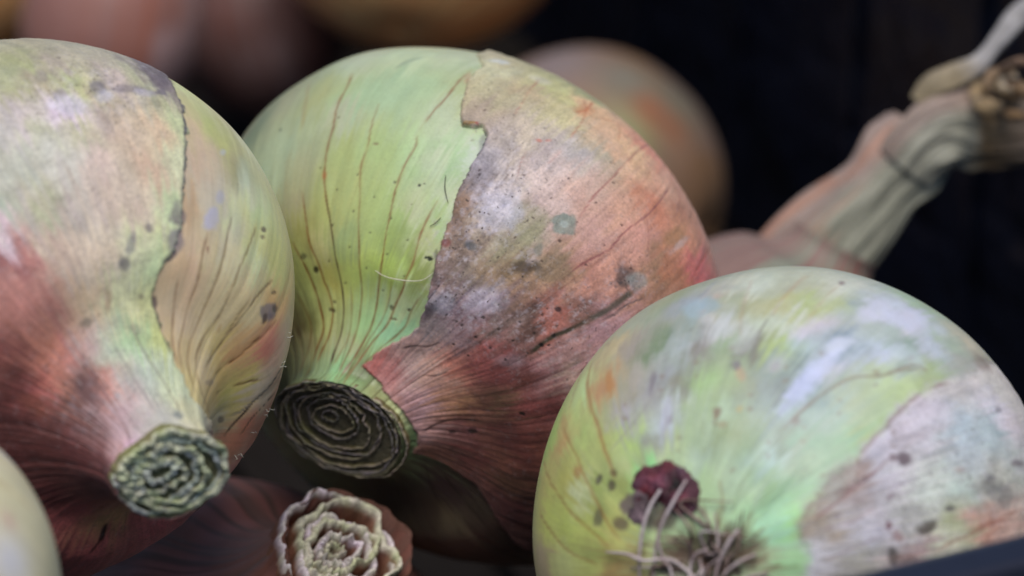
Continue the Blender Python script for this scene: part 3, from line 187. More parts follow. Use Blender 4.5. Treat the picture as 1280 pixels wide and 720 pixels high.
'spots': [((-1.2978,0.4694),(-1.2978,0.4783),(-1.2379,0.4939),5.0,1.667,[0.1482,0.1182,0.1392],0.75,0.6),((-1.3311,0.4894),(-1.3199,0.5017),(-1.2813,0.5072),2.333,1.833,[0.137,0.1085,0.1285],0.75,0.6),((-0.9439,0.5462),(-0.9631,0.5462),(-0.9344,0.5539),1.833,1.667,[0.1695,0.1551,0.1847],0.7,0.8),((-1.0764,0.5462),(-1.1018,0.5451),(-1.0664,0.5539),3.333,1.0,[0.1897,0.1644,0.1897],0.65,0.8),((-1.2272,0.5406),(-1.2487,0.5406),(-1.2058,0.5517),1.0,0.5,[0.145,0.1235,0.1565],0.7,0.7),((-0.7864,0.5528),(-0.8045,0.5539),(-0.7775,0.5595),1.333,1.167,[0.1984,0.1675,0.1877],0.6,0.9),((-0.773,0.5172),(-0.7864,0.5195),(-0.7596,0.5261),1.5,1.333,[0.2403,0.2112,0.2112],0.45,1),((-1.2433,0.4372),(-1.2595,0.4383),(-1.2325,0.4449),0.667,0.5,[0.092,0.0757,0.0682],0.7,0.6),((-1.1533,0.4716),(-1.1637,0.4761),(-1.112,0.4894),1.5,0.5,[0.202,0.1634,0.1634],0.5,0.8),((-0.7954,0.5706),(-0.809,0.5729),(-0.7819,0.5773),4.333,2.0,[0.5453,0.5356,0.6161],0.55,1),((-0.9535,0.5628),(-0.9776,0.5617),(-0.9439,0.5695),1.667,1.5,[0.5461,0.5364,0.6275],0.5,1),((-1.1325,0.5506),(-1.1533,0.5506),(-1.1171,0.5606),2.0,0.667,[0.4845,0.4489,0.5555],0.5,1),((-0.9012,0.6029),(-0.9248,0.6007),(-0.9012,0.6096),1.333,3.667,[0.3412,0.2717,0.2882],0.45,1.2),((-1.1533,0.7197),(-1.1847,0.7197),(-1.1533,0.7253),1.5,2.667,[0.1654,0.1334,0.1512],0.75,0.6),((-1.1377,0.7486),(-1.1689,0.7497),(-1.1325,0.7542),1.833,2.333,[0.2077,0.181,0.2219],0.75,0.7),((-1.1069,0.7709),(-1.1377,0.7664),(-1.1274,0.7742),1.5,0.833,[0.1283,0.0991,0.1141],0.7,0.6),((-0.8547,0.7553),(-0.8779,0.7586),(-0.8409,0.7608),1.0,2.333,[0.1708,0.161,0.1966],0.65,0.9),((-0.8045,0.7742),(-0.8363,0.7753),(-0.8045,0.7798),1.167,1.333,[0.1077,0.1021,0.1214],0.7,0.8),((-0.9727,0.7375),(-1.0019,0.7375),(-0.9727,0.743),0.833,1.0,[0.1706,0.1358,0.1468],0.7,0.7),((-1.3704,0.7086),(-1.3989,0.7075),(-1.3648,0.7152),1.5,2.333,[0.4887,0.4706,0.5953],0.8,0.6),((-1.4162,0.6774),(-1.4452,0.6752),(-1.4104,0.6841),0.833,1.667,[0.4584,0.4453,0.5272],0.7,0.8),((-1.4627,0.6073),(-1.4922,0.6018),(-1.4569,0.6151),0.667,0.667,[0.4894,0.5126,0.5609],0.6,0.8),((-1.5828,0.6207),(-1.6199,0.6118),(-1.5828,0.6274),1.333,3.667,[0.4435,0.5494,0.4138],0.4,1.2),((-1.5281,0.6997),(-1.5584,0.6952),(-1.5341,0.7052),1.333,4.0,[0.418,0.4698,0.3854],0.3,1.2),((-1.7343,0.673),(-1.7735,0.6652),(-1.7408,0.6785),0.5,0.667,[0.0986,0.0595,0.053],0.8,0.5),((-1.7343,0.6841),(-1.7735,0.6763),(-1.7408,0.6897),0.333,0.5,[0.1468,0.0878,0.0719],0.7,0.5),((-1.9919,0.7453),(-2.0418,0.7341),(-2.0061,0.7497),1.333,2.167,[0.1897,0.1644,0.1897],0.85,0.5),((-1.9919,0.7564),(-2.0275,0.7486),(-2.0061,0.762),0.5,1.0,[0.0393,0.0254,0.023],0.8,0.5),((-2.0275,0.7308),(-2.078,0.7152),(-2.049,0.7319),0.417,0.833,[0.0399,0.0283,0.0258],0.7,0.5),((-1.9567,0.7208),(-1.9919,0.7119),(-1.9707,0.7264),0.5,0.333,[0.0682,0.0427,0.028],0.7,0.5),((-0.449,0.8265),(-0.481,0.8287),(-0.433,0.8309),1.5,1.333,[0.1695,0.1505,0.1203],0.6,0.8),((-0.9248,0.8165),(-0.9631,0.8165),(-0.9248,0.822),0.667,0.5,[0.1832,0.1358,0.1358],0.6,0.6),((-1.0513,0.8231),(-1.0967,0.8231),(-1.0563,0.8287),0.667,1.5,[0.0823,0.0601,0.0744],0.75,0.6),((-0.8455,0.8521),(-0.8825,0.8565),(-0.809,0.8565),1.5,0.833,[0.1737,0.1687,0.1543],0.5,0.8),((-1.1952,0.9544),(-1.2758,0.9566),(-1.0865,0.9622),1.333,0.833,[0.1654,0.1908,0.2043],0.7,0.7),((-0.3351,0.9188),(-0.3936,0.9221),(-0.2927,0.9232),0.667,0.5,[0.2531,0.2854,0.3199],0.5,0.8),((-0.0929,0.8932),(-0.1489,0.8943),(-0.078,0.8988),2.833,4.0,[0.086,0.0539,0.0618],0.55,1),((2.3119,0.8053),(2.3512,0.802),(2.3119,0.7976),0.667,1.833,[0.0127,0.0079,0.0092],0.8,0.7),((0.2053,0.8254),(0.2053,0.8309),(0.2431,0.8242),4.333,2.333,[0.049,0.0152,0.0129],0.4,1.2),((-0.3506,0.7597),(-0.3623,0.7653),(-0.3274,0.7631),5.0,3.333,[0.4011,0.1726,0.1487],0.3,1.2),((0.3818,0.8532),(0.3896,0.8587),(0.4291,0.8521),3.667,2.0,[0.2416,0.0809,0.0465],0.4,1.1),((-0.6551,0.8154),(-0.6938,0.8176),(-0.6466,0.8209),0.667,2.333,[0.386,0.2159,0.1634],0.5,1),((-1.3648,0.7486),(-1.3989,0.7464),(-1.3704,0.7542),0.333,0.833,[0.2441,0.0906,0.0536],0.6,0.8),((-1.7408,0.8165),(-1.7867,0.8142),(-1.7538,0.822),0.333,1.0,[0.3067,0.1487,0.0732],0.4,0.8),((-2.6138,0.8309),(-2.6223,0.8209),(-2.6652,0.8254),0.667,0.667,[0.092,0.0682,0.0757],0.6,0.6),((-1.9989,0.8699),(-2.0926,0.8576),(-2.049,0.871),0.833,0.667,[0.2328,0.1779,0.1535],0.5,0.8)]},'R': {'husk': [(-0.6879,1.2529),(-0.3485,0.433),(-0.2961,0.2545),(-0.2839,0.1959),(-0.2616,0.1283),(-0.2266,0.0637),(-0.1907,0.013),(-0.1507,-0.0354),(-0.119,-0.0981),(-0.0797,-0.1362),(-0.0458,-0.1668),(0.0073,-0.1501),(0.1115,-0.1729),(1.4633,1.9516),(-0.3903,2.5527)],
'cols': [(-2.6053,0.1758,0.6581,0.72,0.4474,0),(-1.9707,0.3838,0.3333,0.4018,0.311,0),(-1.4922,0.2992,0.6946,0.6762,0.72,0),(-1.4627,0.3871,0.5968,0.6233,0.5156,0),(-1.1637,0.3315,0.5369,0.5913,0.4653,0),(-1.2923,0.3181,0.5114,0.5894,0.4817,0),(-1.1481,0.4249,0.6115,0.6222,0.5257,0),(-0.8965,0.4394,0.6209,0.5923,0.72,0),(-0.8919,0.3804,0.4366,0.5225,0.4842,0),(-1.112,0.3226,0.6241,0.5652,0.72,0),(-0.9201,0.2948,0.4958,0.5046,0.6132,0),(-0.7775,0.3359,0.4988,0.5462,0.72,0),(-0.6169,0.4438,0.402,0.3884,0.3434,0),(-0.5216,0.4917,0.1217,0.0827,0.0828,0),(-1.3033,0.1735,0.4921,0.6149,0.4525,0),(-1.7408,0.178,0.5716,0.6427,0.72,0),(-2.0346,0.2047,0.3853,0.3519,0.4766,0),(-0.9154,0.2024,0.3434,0.4436,0.4695,0),(-0.8226,0.1546,0.4713,0.6078,0.5977,0),(-0.6938,0.2592,0.4426,0.5072,0.3718,0),(-0.6127,0.1724,0.3555,0.4514,0.3196,0),(-2.0132,0.1101,0.2464,0.72,0.2752,0),(-2.1665,0.1457,0.4854,0.535,0.2625,0),(-1.6765,0.1346,0.6236,0.72,0.3721,0),(-0.5175,0.3337,0.5775,0.5394,0.617,1),(-0.3662,0.4505,0.72,0.6331,0.6715,1),(-0.441,0.2614,0.5731,0.5348,0.6171,1),(-0.0111,0.2269,0.6069,0.5983,0.72,1),(0.052,0.3026,0.6809,0.72,0.5632,1),(0.0929,0.2714,0.3734,0.2387,0.2588,1),(0.1041,0.158,0.6155,0.6345,0.72,1),(-1.8671,0.3982,0.2543,0.3341,0.2137,0),(-1.7021,0.366,0.2813,0.3402,0.3936,0),(-1.5951,0.3537,0.5435,0.4006,0.3315,0),(-1.5161,0.3493,0.3553,0.4079,0.2621,0),(-1.4104,0.3482,0.3595,0.3674,0.2096,0),(-1.2758,0.3537,0.4478,0.4306,0.1987,0),(-1.1899,0.366,0.3892,0.4784,0.1891,0),(-1.0865,0.3882,0.4658,0.4955,0.2403,0),(-1.0167,0.4082,0.3137,0.3578,0.3412,0),(-0.9583,0.4349,0.4497,0.5104,0.5353,0),(-0.9154,0.5017,0.3971,0.5081,0.3483,0),(-1.2758,0.3982,0.4244,0.441,0.3246,0),(-2.0853,0.3548,0.5288,0.4564,0.2705,0),(-1.9637,0.3204,0.3421,0.2975,0.2655,0),(-1.8199,0.2959,0.1411,0.2141,0.0975,0),(-1.6829,0.2803,0.4062,0.4699,0.4775,0),(-1.5462,0.2714,0.216,0.1767,0.1593,0),(-1.4162,0.2703,0.2972,0.4251,0.2272,0),(-1.2978,0.2736,0.1392,0.0829,0.1267,0),(-1.1847,0.2814,0.4512,0.5713,0.1963,0),(-1.0563,0.297,0.396,0.4939,0.498,0),(-0.9439,0.3181,0.1842,0.2647,0.332,0),(-0.8501,0.3459,0.4739,0.5501,0.6017,0),(-0.773,0.3815,0.1995,0.2968,0.2307,0),(-0.7243,0.4127,0.5058,0.5529,0.6515,0),(-0.6808,0.4527,0.3692,0.4502,0.3248,0),(-0.6679,0.5106,0.6072,0.5721,0.4359,0),(-2.2422,0.3103,0.539,0.72,0.3436,0),(-2.1665,0.2859,0.5202,0.2392,0.1301,0),(-1.9567,0.2425,0.3512,0.3434,0.26,0),(-1.7933,0.2236,0.343,0.3567,0.3979,0),(-1.6575,0.2136,0.2171,0.1963,0.1714,0),(-1.5221,0.2091,0.3634,0.5431,0.2303,0),(-1.3704,0.2102,0.3909,0.4872,0.2801,0),(-1.2272,0.2158,0.3062,0.3466,0.271,0),(-1.0967,0.2247,0.3135,0.3897,0.3951,0),(-1.0019,0.2358,0.1765,0.1929,0.1867,0),(-0.9296,0.2458,0.1704,0.2627,0.2937,0),(-0.7287,0.2925,0.4352,0.5052,0.3106,0),(-0.6423,0.3237,0.4932,0.6097,0.3062,0),(-0.5668,0.3671,0.351,0.4449,0.2077,0),(-0.5216,0.4082,0.5087,0.4775,0.4665,1),(-0.469,0.4917,0.6159,0.5549,0.4971,1),(-0.7331,0.2425,0.352,0.4697,0.4563,0),(-2.3433,0.2892,0.5404,0.6412,0.2309,0),(-2.5547,0.337,0.3974,0.6383,0.1654,0),(-2.4719,0.2848,0.5238,0.3357,0.1439,0),(-2.3512,0.2369,0.4632,0.584,0.2054,0),(-2.1891,0.1969,0.4279,0.4949,0.141,0),(-2.0132,0.1713,0.4741,0.6546,0.1636,0),(-1.8199,0.1557,0.2333,0.2016,0.2144,0),(-1.5281,0.1457,0.2832,0.4011,0.2289,0),(-1.2487,0.1491,0.2537,0.2889,0.1281,0),(-1.0714,0.1602,0.3038,0.3867,0.2208,0),(-0.8272,0.1835,0.1993,0.2297,0.1611,0),(-0.6895,0.208,0.2465,0.4241,0.297,0),(-0.5792,0.238,0.3009,0.5014,0.3414,0),(-0.5175,0.2592,0.4101,0.5093,0.2214,0),(-0.449,0.2903,0.3941,0.3459,0.3823,1),(-0.3975,0.3226,0.6088,0.5738,0.6353,1),(-0.3467,0.3637,0.4685,0.5513,0.6035,1),(-0.3042,0.4149,0.4387,0.5143,0.5169,1),(-1.3989,0.1301,0.4136,0.516,0.4313,0),(-0.3042,0.337,0.3787,0.398,0.3882,1),(-2.7349,0.2948,0.586,0.5629,0.1942,0),(-2.6223,0.2191,0.4846,0.4808,0.1369,0),(-2.4474,0.1591,0.2535,0.3355,0.0839,0),(-2.2653,0.1268,0.3448,0.3516,0.0879,0),(-1.2704,0.0912,0.4522,0.6249,0.3249,0),(-0.8965,0.1046,0.4448,0.5643,0.3961,0),(-0.6551,0.1301,0.2462,0.3929,0.1711,0),(-0.4931,0.1613,0.4008,0.589,0.4202,0),(-0.3857,0.1924,0.3634,0.3587,0.3187,1),(-0.3274,0.218,0.292,0.1927,0.1677,1),(-0.2622,0.2525,0.4682,0.4482,0.4881,1),(-0.2129,0.2881,0.6635,0.714,0.6598,1),(-0.1639,0.3382,0.5326,0.6347,0.5629,1),(-0.1377,0.3737,0.4457,0.4847,0.448,1),(-0.1153,0.416,0.502,0.521,0.4528,1),(-2.8964,0.2514,0.6156,0.72,0.18,0),(-2.8418,0.1947,0.5147,0.6091,0.1523,0),(-2.7613,0.1491,0.4312,0.5079,0.127,0),(-2.6394,0.109,0.5427,0.5532,0.1791,0),(-1.6262,0.0445,0.5753,0.72,0.4071,0),(-1.0664,0.0501,0.5393,0.72,0.4346,0),(-0.4093,0.0912,0.4426,0.6973,0.3843,0),(-0.2851,0.1123,0.4213,0.72,0.5395,0),(-0.2204,0.1335,0.4035,0.7105,0.2608,0),(-0.1564,0.1657,0.3365,0.2656,0.1909,1),(-0.0929,0.2113,0.5831,0.5483,0.6071,1),(-0.052,0.2525,0.3956,0.42,0.3987,1),(-0.0111,0.3159,0.379,0.4224,0.2327,1),(0.0149,0.3648,0.5939,0.3028,0.2289,1),(0.0297,0.4049,0.668,0.4392,0.3694,1),(-3.1126,0.267,0.4959,0.4264,0.2568,0),(-3.1029,0.2136,0.6246,0.687,0.2826,0),(-3.0933,0.1457,0.4416,0.4795,0.157,0),(-3.0933,0.1046,0.3555,0.2535,0.1087,0),(0.134,0.0934,0.3631,0.3941,0.248,0),(0.134,0.1212,0.3827,0.6369,0.3454,0),(0.134,0.1769,0.2941,0.2826,0.271,1),(0.1414,0.2158,0.3467,0.3371,0.2834,1)],
'lines': [(0,0.548,0.575,[0.2159,0.1459,0.1114],[(-0.8639,0.1902),(-0.8501,0.2291),(-0.8226,0.2647),(-0.7954,0.2914),(-0.7243,0.3181),(-0.7025,0.3415),(-0.6551,0.3715)]),(0,0.548,0.5175,[0.2159,0.1291,0.1072],[(-0.7025,0.3415),(-0.6808,0.3715),(-0.6338,0.3793)]),(1,0.548,0.6325,[0.2159,0.1223,0.1338],[(-0.5585,0.3949),(-0.5668,0.3482),(-0.542,0.3026),(-0.5093,0.2681),(-0.453,0.2314)]),(1,0.438,0.45999999999999996,[0.2159,0.1338,0.1338],[(-0.4014,0.1891),(-0.3119,0.1568),(-0.2129,0.1368)]),(1,0.438,0.6325,[0.2159,0.0913,0.1011],[(-0.374,0.2636),(-0.3312,0.2336),(-0.2927,0.2047),(-0.2469,0.178),(-0.2166,0.1568)]),(1,0.438,0.40249999999999997,[0.2485,0.1223,0.1114],[(-0.1602,0.2291),(-0.1153,0.1935),(-0.1265,0.1657)]),(1,0.329,0.45999999999999996,[0.2159,0.1338,0.172],[(-0.0111,0.2269),(0.0483,0.188),(0.1041,0.158)]),(1,0.438,0.69,[0.2658,0.0821,0.0735],[(0.0223,0.4561),(0.0149,0.3849),(0.0408,0.3504),(0.0706,0.3081),(0.1004,0.2914)]),(1,0.438,0.575,[0.2837,0.1114,0.0735],[(-0.0074,0.4227),(0.0149,0.3648),(0.0446,0.3382)]),(0,0.767,0.6325,[0.3418,0.1459,0.058],[(-2.2422,0.3726),(-2.2422,0.3181),(-2.2422,0.2725),(-2.2346,0.2214),(-2.2576,0.1813),(-2.304,0.1479)]),(0,0.657,0.5175,[0.3418,0.1586,0.051],[(-2.4555,0.2981),(-2.4555,0.2358),(-2.513,0.1769),(-2.5799,0.1446),(-2.6912,0.1235),(-2.7969,0.0979)]),(0,0.548,0.5175,[0.3024,0.1338,0.0445],[(-2.6652,0.3359),(-2.6999,0.2647),(-2.7437,0.2013),(-2.8058,0.1535),(-2.8964,0.1123)]),(0,0.548,0.5175,[0.3024,0.1223,0.0445],[(-2.869,0.2914),(-2.9332,0.2369),(-3.0172,0.1869),(-3.0933,0.1379)]),(0,0.548,0.345,[0.2837,0.1459,0.0655],[(-2.3119,0.4071),(-2.3275,0.3593),(-2.3829,0.3181)]),(0,0.657,0.40249999999999997,[0.2837,0.2658,0.2658],[(-1.7278,0.2447),(-1.8199,0.2113),(-1.9567,0.188),(-2.1591,0.1769),(-2.2269,0.1746)]),(0,0.548,0.40249999999999997,[0.1586,0.1114,0.1338],[(-1.7999,0.2447),(-1.8199,0.2303),(-1.84,0.2136)]),(0,0.548,0.345,[0.4063,0.2159,0.1338],[(-1.2978,0.4349),(-1.3033,0.3826),(-1.2868,0.327)]),(0,0.438,0.345,[0.4063,0.2319,0.1338],[(-1.1637,0.4572),(-1.1533,0.396),(-1.1377,0.3359)]),(0,0.548,0.2875,[0.384,0.2159,0.1586],[(-1.4982,0.4138),(-1.4452,0.3482),(-1.3761,0.2859)]),(0,0.548,0.575,[0.172,0.0913,0.051],[(-0.8732,0.0779),(-0.8045,0.0634),(-0.5792,0.04)]),(0,0.548,0.6325,[0.186,0.0821,0.0655],[(-0.1677,0.0901),(-0.0631,0.0712),(0.1041,0.0501)]),(0,0.548,0.575,[0.172,0.0735,0.051],[(0.134,0.1068),(0.2394,0.0923)]),(0,0.438,0.45999999999999996,[0.2837,0.186,0.0913],[(-1.0865,0.1034),(-0.9391,0.0823),(-0.8872,0.0578)]),(0,0.657,0.345,[0.2159,0.384,0.2485],[(-0.6211,0.1858),(-0.5379,0.1424),(-0.4054,0.1012)]),(0,0.548,0.345,[0.186,0.2658,0.1338],[(-0.8593,0.1602),(-0.8547,0.1146),(-0.7156,0.0801)]),(0,0.657,0.2875,[0.4063,0.4773,0.4292],[(-0.7156,0.2392),(-0.6981,0.1858),(-0.6808,0.1346),(-0.5338,0.0968)]),(0,0.351,0.55,[0.1695,0.079,0.051],[(2.7613,0.02),(3.0361,0.03),(3.0933,0.0434)]),(0,0.46,0.55,[0.1695,0.079,0.051],[(2.989,0.0189),(-2.9147,0.0445),(-2.9332,0.0779)]),(0,0.57,0.55,[0.1695,0.079,0.051],[(-3.0078,0.0167),(-2.6999,0.0412),(-2.7525,0.0712)]),(0,0.351,0.55,[0.1695,0.079,0.051],[(-2.8509,0.0167),(-2.5799,0.0367),(-2.6394,0.0623)]),(0,0.46,0.55,[0.1695,0.079,0.051],[(-2.4965,0.0156),(-2.3197,0.0345),(-2.407,0.0545)]),(0,0.57,0.55,[0.1695,0.079,0.051],[(-2.2885,0.0156),(-2.1665,0.0311),(-2.2653,0.0478)]),(0,0.351,0.55,[0.1695,0.079,0.051],[(-1.8468,0.0167),(-1.8199,0.03),(-1.9567,0.0423)]),(0,0.46,0.55,[0.1695,0.079,0.051],[(-1.4452,0.0189),(-1.5706,0.0456),(-1.7999,0.0723)]),(0,0.57,0.55,[0.1695,0.079,0.051],[(-1.2595,0.0211),(-1.4047,0.0478),(-1.6324,0.0667)]),(0,0.351,0.55,[0.1695,0.079,0.051],[(-0.9487,0.0278),(-1.1222,0.0501),(-1.3366,0.0679)]),(0,0.46,0.55,[0.1695,0.079,0.051],[(-0.8317,0.0323),(-0.9873,0.0523),(-1.1899,0.0656)]),(0,0.57,0.55,[0.1695,0.079,0.051],[(-0.6423,0.04),(-0.773,0.0578),(-0.9344,0.069)]),(0,0.351,0.55,[0.1695,0.079,0.051],[(-0.3351,0.0367),(-0.4891,0.0534),(-0.6508,0.0623)]),(0,0.46,0.55,[0.1695,0.079,0.051],[(-0.3004,0.04),(-0.4133,0.0545),(-0.5503,0.0623)]),(0,0.57,0.55,[0.1695,0.079,0.051],[(-0.2166,0.0467),(-0.3896,0.0745),(-0.5297,0.0968)]),(0,0.351,0.55,[0.1695,0.079,0.051],[(-0.1865,0.0501),(-0.3196,0.0745),(-0.445,0.099)]),(0,0.46,0.55,[0.1695,0.079,0.051],[(-0.1041,0.0567),(-0.2015,0.0779),(-0.3004,0.0979)]),(0,0.57,0.55,[0.1695,0.079,0.051],[(-0.026,0.0612),(-0.0892,0.0834),(-0.1714,0.1001)]),(0,0.351,0.55,[0.1695,0.079,0.051],[(0.0149,0.0623),(-0.0334,0.0834),(-0.1041,0.1001)]),(0,0.46,0.55,[0.1695,0.079,0.051],[(0.0929,0.0645),(0.0706,0.0812),(0.0111,0.0979)]),(0,0.57,0.55,[0.1695,0.079,0.051],[(0.1302,0.0667),(0.1228,0.0801),(0.0706,0.0934)]),(0,0.351,0.55,[0.1695,0.079,0.051],[(0.2129,0.0712),(0.1978,0.1001),(0.1489,0.129)])],
